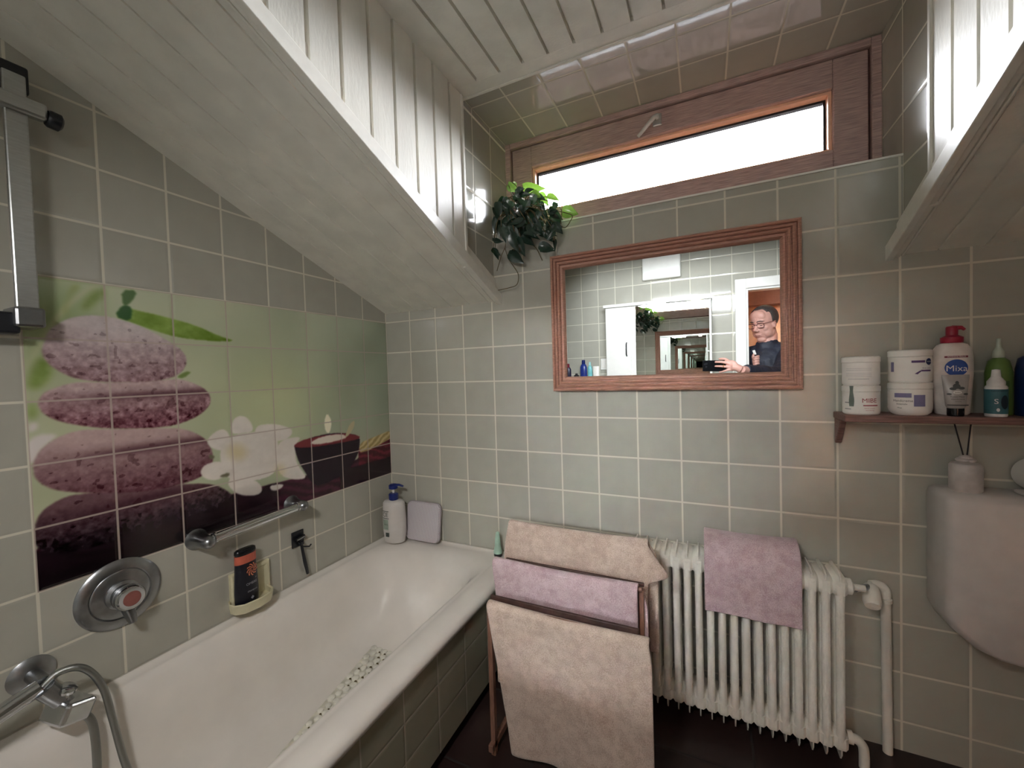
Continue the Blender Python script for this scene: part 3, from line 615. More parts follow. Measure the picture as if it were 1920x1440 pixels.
# anti-slip mat of clear pebbles
mt = MB(); random.seed(5)
def mpos(a, b): return (1.38+a*1.0+b*.200, -2.46-a*.05-b*.98)       # along width a, length b (slightly askew)
for iy in range(30):
    for ix in range(10):
        x, y = mpos(.09+ix*.182+(iy % 2)*.09, .08+iy*.17)
        r = .086*random.uniform(.8, 1.1)
        mt.lathe((x, y, -3.975), [(r, 0), (r*.95, .035), (r*.6, .05), (0.01, .052)], n=9)
mm = mat('clear_pvc_mat', (222, 219, 208), .2, var=.08)
matt = thing('bath_mat', (2.5, -5.0, -3.98), 'translucent pebble anti-slip mat on the bottom of the bathtub', 'bath mat')
A_, B__, C_, D_ = mpos(0, 0), mpos(1.9, 0), mpos(1.9, 5.2), mpos(0, 5.2)
MB().prism([A_, B__, C_, D_], 2, -3.988, -3.97).build('sheet', mat('mat_sheet', (206, 202, 186), .3, var=.1), matt)
o = mt.build('pebbles', mm, matt, smooth=40); o['kind'] = 'stuff'
ms = MB()
for iy in range(30):
    for ix in range(9):
        if random.random() < .6:
            x, y = mpos(.18+ix*.182+(iy % 2)*.09, .17+iy*.17); r = random.uniform(.022, .04)
            ms.lathe((x, y, -3.97), [(r, 0), (r*.9, .045)], n=5)
o = ms.build('grip_dots', mat('mat_dark_dots', (84, 72, 40), .6), matt); o['kind'] = 'stuff'

# ------------------------------------------------------------------ things on the tub corner
def pump_bottle(loc, label, body_m, cap_m, w, d, h, dirx=(1, 0), name='pump_bottle'):
    x, y, z = loc; t = thing(name, loc, label, 'bottle')
    ang = math.atan2(dirx[1], dirx[0]); xd = (math.cos(ang), math.sin(ang), 0)
    b = MB().lathe((x, y, z), [(w*.36, 0), (w*.44, .03), (w*.50, .25*h), (w*.51, .5*h), (w*.49, .8*h), (w*.47, .93*h), (w*.40, .98*h), (w*.16, h), (.01, h)], n=36, sx=1, sy=d/w, xdir=xd).build('body', body_m, t, smooth=50)
    c = MB(); c.lathe((x, y, z+h), [(.13, -.01), (.15, .02), (.15, .17), (.12, .2), (.04, .2), (.04, .21)], n=20); c.build('collar', cap_m, t, smooth=40)
    MB().lathe((x, y, z+h), [(.035, .18), (.035, .34)], n=12).build('pump_stem', M['cream'], t, smooth=60)
    hd = MB(); hd.lathe((x, y, z+h), [(.11, .33), (.14, .35), (.14, .45), (.10, .48), (0.01, .48)], n=20)
    hd.tube([(x, y, z+h+.45), (x+xd[0]*.2, y+xd[1]*.2, z+h+.46), (x+xd[0]*.34, y+xd[1]*.34, z+h+.42)], [.045, .04, .03], 8)
    hd.build('pump_head', cap_m, t, smooth=40)
    return t, b
t, _ = pump_bottle((.62, -.62, -1.98), 'tall white pump bottle with navy pump in the bathtub corner', mat('bottle_offwhite', (200, 195, 191), .35, var=.01), M['navy'], .74, .52, 1.34, (1, .25))
def onb(cx, cy_, z0, rx, ry, a0, rot=0, out=.012):
    def fn(u, v):
        a = a0+u/rx; px_ = rx*math.cos(a); py_ = ry*math.sin(a)
        return (cx+px_*math.cos(rot)-py_*math.sin(rot)+out*math.cos(a+rot), cy_+px_*math.sin(rot)+py_*math.cos(rot)+out*math.sin(a+rot), z0+v)
    return fn
ink = mat('label_ink', (62, 70, 66), .6); inkg = mat('label_pale_green', (150, 164, 150), .6); inkl = mat('label_grey', (130, 132, 130), .6)
fn = onb(.62, -.62, -1.98, .375, .27, -2.0, .245)
lm = MB()
for (u0, u1, v0, v1) in ((-.15, .12, .60+.42, .60+.44), (-.15, .12, .80, .82)): lm.grid(lambda a, b: fn(u0+(u1-u0)*a, v0+(v1-v0)*b), 8, 1)
q = text_mb('CE', .19, lambda u, v: fn(u-.02, v+.92)); lm.add(q.v, q.f)
q = text_mb('derm', .07, lambda u, v: fn(u, v+.62)); lm.add(q.v, q.f)
q = text_mb('ATO', .05, lambda u, v: fn(u+.02, v+.5)); lm.add(q.v, q.f)
lm.grid(lambda a, b: fn(-.02+.13*a, .24+.13*b), 4, 1)
lm.build('lettering', ink, t)
MB().grid(lambda a, b: onb(.62, -.62, -1.98, .375, .27, -2.0, .245, .008)(-.15+.24*a, .45+.32*b), 8, 1).build('label_field', inkg, t)
# perforated bath pillow leaning in the corner
def perf():
    k = NT('perforated_foam'); co = k.n('ShaderNodeTexCoord'); mp = k.n('ShaderNodeMapping'); mp.inputs['Rotation'].default_value = (0, math.radians(45), 0); k.l(co.outputs['Object'], mp.inputs[0])
    s = k.n('ShaderNodeSeparateXYZ'); k.l(mp.outputs[0], s.inputs[0])
    a = k.math('PINGPONG', k.math('MULTIPLY', s.outputs[0], 190), .5); b = k.math('PINGPONG', k.math('MULTIPLY', s.outputs[2], 190), .5)
    d = k.math('SQRT', k.math('ADD', k.math('MULTIPLY', a, a), k.math('MULTIPLY', b, b))); f = k.maprange(d, .16, .30)
    k.l(k.mix(f, lin((96, 88, 92)), lin((206, 198, 204))), k.b.inputs['Base Color']); k.b.inputs['Roughness'].default_value = .6
    bp = k.n('ShaderNodeBump'); bp.inputs['Strength'].default_value = .6; bp.inputs['Distance'].default_value = .002; k.l(f, bp.inputs['Height']); k.l(bp.outputs[0], k.b.inputs['Normal']); return k.m
pw = thing('bath_pillow', (1.45, -.2, -1.98), 'grey perforated foam bath cushion leaning on the back wall behind the pump bottle', 'cushion')
def pil(y0, th, x0=.80, x1=2.06, z0=-1.97, z1=-.80, r=.16):
    pts = []
    for (cx, cz, a0) in ((x1-r, z1-r, 0), (x0+r, z1-r, 90), (x0+r, z0+r, 180), (x1-r, z0+r, 270)):
        for k in range(6): a = math.radians(a0+18*k); pts.append((cx+r*math.cos(a), cz+r*math.sin(a)))
    lean = lambda z: .16*(z1-z)/(z1-z0)
    mk = lambda off, s: [(((x-1.43)*s+1.43), y0-off-lean(z), ((z+1.38)*s-1.38)) for x, z in pts]
    return MB().loft([mk(0, .97), mk(.03, 1), mk(th-.03, 1), mk(th, .97)])
pil(-.04, .16).build('foam', perf(), pw, smooth=50)
pil(-.085, .07, .785, 2.075, -1.985, -.785, .17).build('piping', mat('pillow_piping', (168, 160, 166), .6), pw, smooth=50)
# small mint cup on the end of the rim
cp = thing('plastic_cup', (4.12, -.32, -1.99), 'small pale mint plastic cup on the rim behind the towels', 'cup')
MB().lathe((4.12, -.32, -1.99), [(.11, 0), (.12, .02), (.12, .08), (.08, .09)], n=20).build('foot', M['black'], cp, smooth=40)
MB().lathe((4.12, -.32, -1.99), [(.12, .09), (.13, .12), (.09, .28), (.07, .55), (.05, .68), (.02, .7)], n=20).build('cone', mat('mint_plastic', (176, 208, 190), .4), cp, smooth=50)

# ------------------------------------------------------------------ fittings on the left wall
v = thing('shower_valve', (0, -7.05, -1.1), 'round chrome concealed shower valve on the wall above the bathtub', 'valve')
c = (0, -7.03, -.5)
MB().lathe(c, [(.60, 0), (.605, .03), (.56, .07), (.44, .085), (.42, .07), (.40, .085), (.20, .10)], axis=(1, 0, 0), n=56).build('plate', M['steel'], v, smooth=40)
MB().lathe(c, [(.24, .08), (.24, .14), (.19, .17), (.19, .24), (.21, .25), (.21, .30), (.17, .33)], axis=(1, 0, 0), n=40).build('collar', M['steel'], v, smooth=40)
kn = MB().lathe(c, [(.19, .30), (.21, .33), (.21, .42), (.18, .46), (.13, .46)], axis=(1, 0, 0), n=40).build('knob', M['chrome'], v, smooth=40)
MB().lathe(c, [(.13, .455), (.12, .47), (.01, .475)], axis=(1, 0, 0), n=24).build('button', mat('valve_button', (128, 76, 70), .4), kn, smooth=40)
MB().tube([(.22, -7.02, -.72), (.30, -7.0, -.86), (.34, -6.99, -.98)], [.08, .075, .05], 12, sq=.7).build('lever', M['steel'], v, smooth=50)

gb = thing('grab_bar', (.3, -4.6, .1), 'chrome horizontal grab bar on the wall above the bathtub', 'grab bar')
MB().tube([(.40, -5.72, .02), (.40, -3.72, .08)], .095, 20).build('bar', M['chrome'], gb, smooth=50)
for y, z, nm in ((-5.80, .0, 'left'), (-3.66, .08, 'right')):
    m = MB(); m.lathe((0.0, y, z), [(.20, 0), (.21, .03), (.16, .10), (.14, .26), (.13, .40), (.12, .50), (.06, .56), (.01, .57)], axis=(1, 0, 0), n=28, sy=1.0)
    m.build('end_mount', M['steel'], gb, smooth=50)
for y, z in ((-5.66, .025), (-3.78, .08)): MB().lathe((.40, y, z), [(.10, -.03), (.115, -.02), (.115, .02), (.10, .03)], axis=(0, 1, .03), n=24).build('ring', M['chrome'], gb, smooth=40)

sd = thing('soap_dish', (0, -4.75, -1.95), 'ivory ceramic soap dish tile set in the wall above the bathtub rim', 'soap dish')
m = MB()
yl, yr, zt, zb = -5.21, -4.33, -1.03, -1.86
ring_o = [(yl, zt), (yr, zt), (yr, zb), (yl, zb)]
fr_ = lambda x, g: [(x, yl+g, zt-g), (x, yr-g, zt-g), (x, yr-g, zb+g), (x, yl+g, zb+g)]
m.loft([fr_(0, 0), fr_(.07, 0), fr_(.10, .03), fr_(.10, .07), fr_(.04, .12)])
m.build('back_tile', M['ivory'], sd)
def dishring(x, s, z): return [((xx*s if xx > .02 else xx), -4.86+(yy+4.86)*s, z) for xx, yy in [(.0, -5.24), (.16, -5.32), (.34, -5.31), (.48, -5.18), (.54, -4.86), (.48, -4.56), (.34, -4.43), (.16, -4.40), (.0, -4.36)]]
MB().loft([dishring(0, .8, -1.86), dishring(0, .94, -1.82), dishring(0, 1.0, -1.62), dishring(0, .97, -1.60), dishring(0, .90, -1.62), dishring(0, .86, -1.72)], True, True, True).build('tray', M['ivory'], sd, smooth=40)

sb = thing('shampoo_bottle', (.24, -4.97, -1.78), 'black shampoo bottle with copper band standing in the soap dish', 'bottle')
def sbr(hw, hd, z, lean=.0): return [(.25+hd*math.cos(a)+lean, -4.985+math.copysign(abs(math.sin(a))**.8, math.sin(a))*hw, z) for a in [2*PI*i/32 for i in range(32)]]
z0 = -1.71
MB().loft([sbr(.23, .12, z0), sbr(.25, .13, z0+.04), sbr(.255, .13, z0+.3), sbr(.235, .12, z0+.72), sbr(.225, .11, z0+.93)]).build('body', mat('bottle_black', (16, 18, 30), .3), sb, smooth=50)
MB().loft([sbr(.227, .112, z0+.93), sbr(.225, .11, z0+1.11)]).build('band', mat('copper_band', (190, 96, 76), .35), sb, smooth=50)
MB().loft([sbr(.215, .105, z0+1.11), sbr(.23, .11, z0+1.15), sbr(.225, .10, z0+1.21), sbr(.19, .08, z0+1.23)]).build('cap', M['blackgloss'], sb, smooth=50)
def sbl(u, v): return (.25+.125*math.sqrt(max(0, 1-((u)/.27)**2))+.012, -4.985+u, z0+v)
e = MB()
for k in range(9):
    a = 2*PI*k/9
    for j in range(3):
        r0 = .02+.03*j; a0 = a+j*.35
        P = [(r0*math.cos(a0), r0*math.sin(a0)), ((r0+.035)*math.cos(a0+.5), (r0+.035)*math.sin(a0+.5)), ((r0+.03)*math.cos(a0+.75), (r0+.03)*math.sin(a0+.75)), ((r0-.002)*math.cos(a0+.3), (r0-.002)*math.sin(a0+.3))]
        e.add([sbl(.06+p_[0]*1.1, .76+p_[1]*1.25) for p_ in P], [(0, 1, 2, 3)])
e.build('emblem', mat('copper_print', (214, 128, 96), .4), sb)
e = text_mb('OMBRE', .075, lambda u, v: sbl(u+.04, v+.46)); q = text_mb('shampoo', .06, lambda u, v: sbl(u+.05, v+.30)); e.add(q.v, q.f); q = text_mb('X', .05, lambda u, v: sbl(u+.14, v+.55)); e.add(q.v, q.f)
e.add([sbl(.0, .14), sbl(.04, .10), sbl(.08, .14), sbl(.04, .18)], [(0, 1, 2, 3)])
e.build('print', mat('silver_print', (150, 150, 158), .4), sb)

hk = thing('razor_hook', (0, -3.52, -1.08), 'small black square adhesive hook on the tiles right of the soap dish', 'hook')
MB().box((0, -3.70, -1.07), (.04, -3.36, -.66)).build('plate', M['black'], hk, bevel=.05, seg=3)
MB().tube([(.03, -3.52, -.95), (.10, -3.52, -1.02), (.16, -3.52, -.98), (.17, -3.52, -.92)], .03, 8).build('prong', M['black'], hk, smooth=50)
rz = thing('razor', (.1, -3.45, -1.86), 'black razor hanging from the square hook with its handle down', 'razor')
MB().obox((.10, -3.52, -.84), [(1, 0, 0), (0, 1, .12), (0, -.12, 1)], (.035, .13, .05)).build('head', M['blackgloss'], rz, bevel=.02)
MB().obox((.14, -3.52, -.84), [(1, 0, 0), (0, 1, .12), (0, -.12, 1)], (.006, .11, .015)).build('blade', M['steel'], rz)
MB().tube([(.10, -3.51, -.88), (.10, -3.48, -1.1), (.11, -3.42, -1.5), (.09, -3.34, -1.84)], [.03, .035, .045, .04], 10).build('handle', M['black'], rz, smooth=50)
MB().tube([(.10, -3.47, -1.08), (.14, -3.30, -1.14), (.14, -3.24, -1.10)], .02, 8).build('hook_wire', M['black'], hk, smooth=50)

sr = thing('shower_rail', (0.2, -8.05, 4.1), 'square aluminium shower slide rail at the left end of the wall', 'shower rail')
MB().obox((.42, -8.03, 6.05), [(1, 0, 0), (0, 1, 0), (0, 0, 1)], (.04, .12, 1.80)).build('rail', M['satin'], sr, bevel=.02)
MB().box((0, -8.20, 7.62), (.40, -7.86, 8.02)).build('top_bracket', M['black'], sr, bevel=.03)
MB().box((.0, -8.18, 4.12), (.50, -7.86, 4.42)).build('bottom_bracket', M['steel'], sr, bevel=.04)
MB().box((.16, -9.6, 4.02), (.42, -8.1, 4.34)).build('side_rest', M['black'], sr, bevel=.04)
sl = MB(); sl.box((.36, -8.60, 7.28), (.54, -7.72, 7.52)); o = sl.build('slider', M['satin'], sr, bevel=.04)
MB().lathe((.45, -7.72, 7.36), [(.11, 0), (.13, .03), (.13, .14), (.09, .17), (.01, .17)], axis=(0, 1, -.1), n=20).build('slider_knob', M['black'], o, smooth=40)

mx = thing('bath_mixer', (.3, -8.2, -2.0), 'chrome bath mixer at the near end of the bathtub wall', 'mixer tap')
MB().tube([(.55, -9.6, -1.55), (.55, -8.75, -1.38), (.55, -8.18, -1.22)], .12, 18).build('body', M['chrome'], mx, smooth=50)
MB().lathe((0, -8.12, -1.22), [(.26, 0), (.27, .03), (.2, .08), (.10, .1), (.10, .5)], axis=(1, 0, 0), n=28).build('wall_rose', M['steel'], mx, smooth=40)
MB().obox((.62, -7.92, -1.72), [(.9, .3, -.2), (-.25, .9, -.35), (.1, .35, .93)], (.22, .20, .16)).build('spout', M['chrome'], mx, bevel=.05, seg=3)
MB().tube([(.6, -8.15, -1.25), (.62, -8.0, -1.5), (.62, -7.9, -1.75)], [.13, .12, .1], 14).build('neck', M['steel'], mx, smooth=50)
MB().lathe((.66, -7.96, -1.52), [(.06, 0), (.06, .10), (.13, .12), (.14, .16), (.10, .19), (.01, .2)], axis=(.1, .15, 1), n=24, sx=1.2, sy=.8).build('diverter_knob', M['chrome'], mx, smooth=50)
def hosemat():
    k = NT('ribbed_hose'); k.b.inputs['Metallic'].default_value = 1; k.b.inputs['Roughness'].default_value = .3; k.b.inputs['Base Color'].default_value = lin((150, 152, 150))
    nz = k.n('ShaderNodeTexNoise'); nz.inputs['Scale'].default_value = 300; bp = k.n('ShaderNodeBump'); bp.inputs['Strength'].default_value = .3; k.l(nz.outputs['Fac'], bp.inputs['Height']); k.l(bp.outputs[0], k.b.inputs['Normal']); return k.m
def spline(P, n=8):
    P = [np.array(p, float) for p in P]; P = [2*P[0]-P[1]]+P+[2*P[-1]-P[-2]]; out = []
    for i in range(1, len(P)-2):
        for k in range(n):
            t_ = k/n; out.append(.5*((2*P[i])+(-P[i-1]+P[i+1])*t_+(2*P[i-1]-5*P[i]+4*P[i+1]-P[i+2])*t_*t_+(-P[i-1]+3*P[i]-3*P[i+1]+P[i+2])*t_**3))
    return out+[P[-2]]
MB().tube(spline([(.55, -8.2, -1.28), (.58, -7.98, -1.12), (.66, -7.74, -1.20), (.72, -7.56, -1.6), (.78, -7.48, -2.2), (.85, -7.40, -2.9), (.95, -7.3, -3.6), (1.2, -7.5, -4.1), (1.5, -8.2, -4.2)]), .05, 10).build('shower_hose', hosemat(), mx, smooth=180)
MB().tube(spline([(.62, -7.85, -1.85), (.68, -7.72, -2.0), (.72, -7.68, -2.3), (.78, -7.70, -2.9), (.85, -7.8, -3.5), (1.0, -8.2, -4.1)]), .055, 10).build('lower_hose', hosemat(), mx, smooth=180)

# ------------------------------------------------------------------ column radiator with valve and pipes
rad = thing('radiator', (9.9, -.65, -4.3), 'white painted column radiator under the wall mirror', 'radiator')
ZT, ZB = -.78, -4.34
pitch = .2235; nsec = 18; xs0 = 11.80-pitch*(nsec-1)
def section(x):
    m = MB(); w = pitch/2
    # top and bottom headers: rounded box with a raised ridge fin in the middle
    for (za, zb, s) in ((ZT-.46, ZT-.10, 1), (ZB+.10, ZB+.42, -1)):
        pr = []
        for yy, zz in ((-1.02, .5), (-1.0, .85), (-.9, 1.0), (-.3, 1.0), (-.22, .85), (-.2, .5), (-.22, .15), (-.3, 0), (-.9, 0), (-1.0, .15)): pr.append((yy, za+(zb-za)*zz))
        cy_, cz_ = -.61, (za+zb)/2
        rg = lambda xx, k: [(xx, cy_+(a-cy_)*k, cz_+(b-cz_)*k) for a, b in pr]
        m.loft([rg(x-w, .86), rg(x-w*.55, 1.0), rg(x+w*.55, 1.0), rg(x+w, .86)])
    # fins (seam ridges) standing up at the top and down at the bottom
    m.prism([(-.98, ZT-.2), (-.98, ZT-.06), (-.86, ZT+.0), (-.36, ZT+.0), (-.24, ZT-.06), (-.24, ZT-.2)], 0, x-.012, x+.012)
    m.prism([(-.98, ZB+.2), (-.98, ZB+.04), (-.90, ZB-.09), (-.32, ZB-.09), (-.24, ZB+.04), (-.24, ZB+.2)], 0, x-.012, x+.012)
    # three columns in depth
    for yc in (-.93, -.61, -.29):
        m.tube([(x, yc, ZT-.2), (x, yc, ZT-.6), (x, yc, ZB+.55), (x, yc, ZB+.2)], [.09, .073, .073, .09], 12, caps=False)
        m.box((x-.012, yc-.072, ZB+.3), (x+.012, yc+.072, ZT-.3))
    return m
s0 = section(xs0).build('section', M['radiator'], rad, smooth=40)
for i in range(1, nsec):
    q = s0.copy(); C.objects.link(q); q.parent = rad; q.location = (i*pitch*T, 0, 0)
m = MB(); m.lathe((xs0+pitch*(nsec-1)+.11, -.75, ZT-.30), [(.13, 0), (.15, .03), (.15, .10), (.08, .14), (.06, .15), (.06, .32)], axis=(1, 0, 0), n=20); m.build('union_nut', M['radiator'], rad, smooth=40)
vt = thing('radiator_valve', (12.6, -.16, -4.6), 'white thermostat valve and vertical supply pipe right of the radiator', 'valve')
MB().tube([(12.08, -.72, -1.13), (12.30, -.50, -1.16), (12.48, -.22, -1.24)], [.06, .055, .055], 12).build('brass_connector', M['steel'], vt, smooth=50)
MB().tube(spline([(12.46, -.22, -1.22), (12.60, -.18, -1.22), (12.695, -.16, -1.30), (12.705, -.16, -1.46)], 6)+[(12.71, -.16, -1.47), (12.735, -.16, -4.6)], [.09]*19+[.082, .082], 16).build('supply_pipe', M['radiator'], vt, smooth=50)
MB().lathe((12.44, -.28, -1.20), [(.09, 0), (.12, .03), (.145, .12), (.145, .36), (.12, .44), (.01, .46)], axis=(-.15, -.80, -.58), n=24).build('thermostat_head', M['radiator'], vt, smooth=50)
MB().lathe((12.706, -.16, -1.52), [(.082, -.03), (.105, -.02), (.105, .05), (.08, .06)], n=20).build('pipe_collar', M['radiator'], vt, smooth=50)
rp = thing('return_pipe', (12.1, -.75, -4.6), 'short white return pipe at the lower right corner of the radiator', 'pipe')
MB().tube([(11.93, -.75, -4.06), (12.02, -.75, -4.06)], .12, 14).build('nut', M['radiator'], rp, smooth=40)
MB().tube(spline([(12.0, -.75, -4.06), (12.10, -.75, -4.08), (12.18, -.75, -4.18), (12.2, -.75, -4.34)], 6)+[(12.2, -.75, -4.6)], .085, 14).build('elbow', M['radiator'], rp, smooth=50)

# ------------------------------------------------------------------ towels
def towel(name, m, bar, front, back, x0, x1, label, fx0=None, fx1=None, th=.045, seed=1, r=.07, fy=0.0, wave=.03, flap=None, bx1=None, cat='towel', group=None):
    """cloth folded over a bar at (y, z): hangs to z=front on the near side and z=back behind"""
    by, bz = bar; path = []
    nF, nB = 26, 20
    for i in range(nF): z = front+(bz-front)*i/nF; path.append((by-r+fy*((bz-z)/(bz-front))**.8, z, (bz-z)/(bz-front), 1))
    for i in range(7): a = PI-PI*i/6; path.append((by+r*math.cos(a), bz+r*math.sin(a), 0, 0))
    for i in range(1, nB+1): z = bz-(bz-back)*i/nB; path.append((by+r, z, (bz-z)/(bz-back), -1))
    NU_ = 48; P = path; n = len(P)-1
    fx0 = fx0 or (lambda t: x0); fx1 = fx1 or (lambda t: x1)
    def fn(u, v):
        y, z, t, s = P[min(int(round(v*n)), n)]
        xa = fx0(t) if s == 1 else (x0 if s >= 0 else x0+.1); xb = fx1(t) if s == 1 else (x1 if s >= 0 else (x1+(bx1-x1)*min(1, t*8) if bx1 else x1-.05))
        x = xa+(xb-xa)*u
        w = wave*(t**.7)*(math.sin(x*3.1+seed)+.6*math.sin(x*5.7+seed*2.3+t*2))+.03*noise.noise(Vector((x*1.7, z*1.7, seed)))*(.3+t)
        sag = -.035*math.sin(PI*u)*(1 if s == 0 else max(0, 1-t*6))
        eg = .03*noise.noise(Vector((x*1.5, seed, 3)))*(1 if t > .97 else 0)
        dz = flap(u, t) if (flap and s == 1) else 0
        return (x, y-w*s if s else y, z+sag+eg+dz)
    o = MB().grid(fn, NU_, n).build(name, m, smooth=180, solid=th)
    sbm = o.modifiers.new('detail', 'SUBSURF'); sbm.levels = 1; sbm.render_levels = 1
    tag(o, label, cat, group); return o
# wooden three-step towel stand
rk = thing('towel_stand', (7.0, -2.6, -4.6), 'brown wooden towel stand with three rails between bathtub and radiator', 'towel stand')
bars = [(-1.95, -.33, 5.42, 8.42), (-2.65, -.93, 5.30, 8.40), (-3.40, -1.42, 5.50, 8.60)]
for k, (y, z, xa, xb) in enumerate(bars):
    for x in (5.50, 8.38): MB().box((x-.05, y-.05+.06, -4.6), (x+.05, y+.07+.06, z-.02)).build('post', M['rackwood'], rk, bevel=.015)
    MB().tube([(5.53, y, z), (8.40, y, z)], .045, 12).build('rail', M['rackwood'], rk, smooth=50)
    MB().box((5.47, y+.14, z-.02), (8.42, y+.20, z+(0, .05, .09)[k])).build('back_rail', M['rackwood_dark'], rk, bevel=.015)
for x in (5.50, 8.38):
    MB().box((x-.05, -3.5, -4.45), (x+.05, -1.8, -4.30)).build('foot_rail', M['rackwood'], rk, bevel=.015)
towel('towel', M['towel_beige'], (-1.95, -.33), -1.9, -2.6, 5.32, 8.45, 'beige terry towel over the rear and highest rail of the stand', fx0=lambda t: 5.32-.10*math.sin(min(1, t*2)*PI/2), fx1=lambda t: 8.45+(.42*t/.36 if t < .36 else max(0, .42-.42*(t-.36)/.10)), seed=2, r=.09, fy=-.12, bx1=8.62)
towel('towel', M['towel_pink'], (-2.65, -.93), -2.6, -3.6, 5.25, 8.34, 'pinkish terry towel over the middle rail of the stand', fx0=lambda t: 5.25+.22*t, fx1=lambda t: 8.34, seed=5, r=.09, fy=-.08, bx1=8.50)
towel('towel', M['towel_beige'], (-3.40, -1.45), -4.32, -3.1, 5.50, 8.62, 'large beige terry towel hanging long over the front and lowest rail', fx0=lambda t: 5.50+.47*t**.9, fx1=lambda t: 8.66, seed=9, r=.09, fy=.05, wave=.045, flap=lambda u, t: -.14*max(0, (u-.82)/.18)*max(0, 1-t*3)-.35*u*max(0, t-.5)*2*0)
towel('hand_towel', M['towel_pink'], (-.62, ZT-.035), -1.93, -1.5, 9.46, 11.18, 'small pinkish beige towel folded over the radiator top', seed=12, r=.47, th=.05, fx1=lambda t: 11.18, wave=.012)

# ------------------------------------------------------------------ cistern, diffuser, paper roll
ci = thing('toilet_cistern', (14.7, -.4, -2.0), 'white plastic toilet cistern hung on the back wall at the right edge', 'cistern')
XC0, XC1 = 13.36, 16.0
def cis(y, g):
    P = [(XC0+.10+g, .86-g), (XC0+.02+g, .80-g), (XC0+g, .70-g), (XC0+g, -1.35), (XC0+.10+g, -1.58+g*.5), (XC0+.42+g, -1.88+g), (XC0+.70, -2.0+g), (XC0+1.2, -2.06+g),
         (XC1-1.2, -2.06+g), (XC1-.70, -2.0+g), (XC1-.42-g, -1.88+g), (XC1-.1-g, -1.58+g*.5), (XC1-g, -1.35), (XC1-g, .70-g), (XC1-.02-g, .80-g), (XC1-.10-g, .86-g)]
    return [(a, y, b) for a, b in P]
MB().loft([cis(-.01, .02), cis(-.06, 0), cis(-.66, 0), cis(-.75, .03), cis(-.80, .10)]).build('tank', M['ceramic'], ci, smooth=40)
MB().box((14.4, -.60, .86), (14.95, -.30, .93)).build('flush_button', M['ceramic'], ci, bevel=.03)
df = thing('reed_diffuser', (13.75, -.42, .86), 'white ceramic scent diffuser with two black reeds on the cistern', 'diffuser')
MB().lathe((13.75, -.42, .86), [(.19, 0), (.215, .03), (.215, .46), (.19, .50), (.09, .53)], n=32).build('jar', mat('diffuser_white', (196, 188, 184), .4), df, smooth=40)
fl = MB()
for k in range(6):
    a = 2*PI*k/6; fl.ell((13.75+.07*math.cos(a), -.42+.07*math.sin(a), 1.42), [(1, 0, 0), (0, 1, 0), (0, 0, 1)], (.07, .07, .035), 12, 8)
fl.ell((13.75, -.42, 1.46), [(1, 0, 0), (0, 1, 0), (0, 0, 1)], (.09, .09, .05), 12, 8)
fl.build('flower_lid', mat('diffuser_flower', (206, 196, 192), .5), df, smooth=60)
MB().tube([(13.74, -.42, 1.40), (13.60, -.42, 2.08)], .012, 6).build('reed', M['black'], df); MB().tube([(13.76, -.42, 1.40), (13.82, -.42, 2.08)], .012, 6).build('reed', M['black'], df)
tr = thing('toilet_roll', (14.78, -.5, .86), 'toilet paper roll lying on the cistern at the right edge', 'toilet roll')
MB().lathe((14.78, -.70, 1.16), [(.10, 0), (.28, 0), (.29, .01), (.29, .64), (.28, .65), (.10, .65)], axis=(0, 1, 0), n=40).build('paper', M['cream'], tr, smooth=40)
for r_ in (.13, .19, .25): MB().lathe((14.78, -.715, 1.16), [(r_, 0), (r_+.018, 0), (r_+.018, .012), (r_, .012)], axis=(0, 1, 0), n=36).build('pink_ply_edge', mat('roll_pink', (178, 96, 112), .7), tr, smooth=40)
MB().lathe((14.78, -.705, 1.16), [(.09, 0), (.105, 0), (.105, .64), (.09, .64)], axis=(0, 1, 0), n=30).build('core', mat('card_core', (160, 130, 104), .8), tr, smooth=40)

# ------------------------------------------------------------------ shelf with jars and bottles
sf = thing('toiletry_shelf', (13.6, -.4, 1.6), 'brown wooden wall shelf holding jars and bottles at the right', 'shelf')
MB().box((11.93, -.78, 2.10), (15.6, 0, 2.23)).build('board', M['shelfwood'], sf, bevel=.02)
for x in (11.95, 15.4): MB().prism([(0, 2.10), (-.40, 2.10), (-.36, 2.0), (-.12, 1.66), (-.06, 1.58), (0, 1.58)], 0, x, x+.11).build('bracket', M['shelfwood'], sf, bevel=.02)
ZS = 2.23
def ring_pt(cx, cy_, r, z0, out=.006, a0=-PI/2-.25):
    return lambda u, v: (cx+(r+out)*math.cos(a0+u/r), cy_+(r+out)*math.sin(a0+u/r), z0+v)
def rectm(fn, u0, u1, v0, v1, n=10): return MB().grid(lambda a, b: fn(u0+(u1-u0)*a, v0+(v1-v0)*b), n, 1)
def jar(cx, cy_, z, r, h, label, roundb=.02, lidh=.14):
    t = thing('cream_jar', (cx, cy_, z), label, 'jar', None)
    MB().lathe((cx, cy_, z), [(r-roundb*1.4, 0), (r-roundb*.3, roundb), (r, roundb*2.5), (r, h-lidh)], n=44).build('body', M['cream'], t, smooth=40)
    MB().lathe((cx, cy_, z), [(r-.012, h-lidh), (r+.006, h-lidh+.008), (r+.006, h-.02), (r-.02, h), (.01, h)], n=44).build('lid', M['cream'], t, smooth=40)
    return t
red = mat('print_dull_red', (150, 60, 70), .6); gry = mat('print_grey', (150, 148, 148), .6); grn = mat('print_greygreen', (104, 112, 104), .6); lil = mat('print_lilac', (120, 116, 152), .6); purp = mat('print_purple', (92, 66, 112), .6); nav = mat('print_navy', (18, 32, 90), .5); blu = mat('print_blue', (30, 72, 150), .5); wh = mat('print_white', (226, 224, 222), .5)
jx, jy, jr = 12.27, -.42, .285
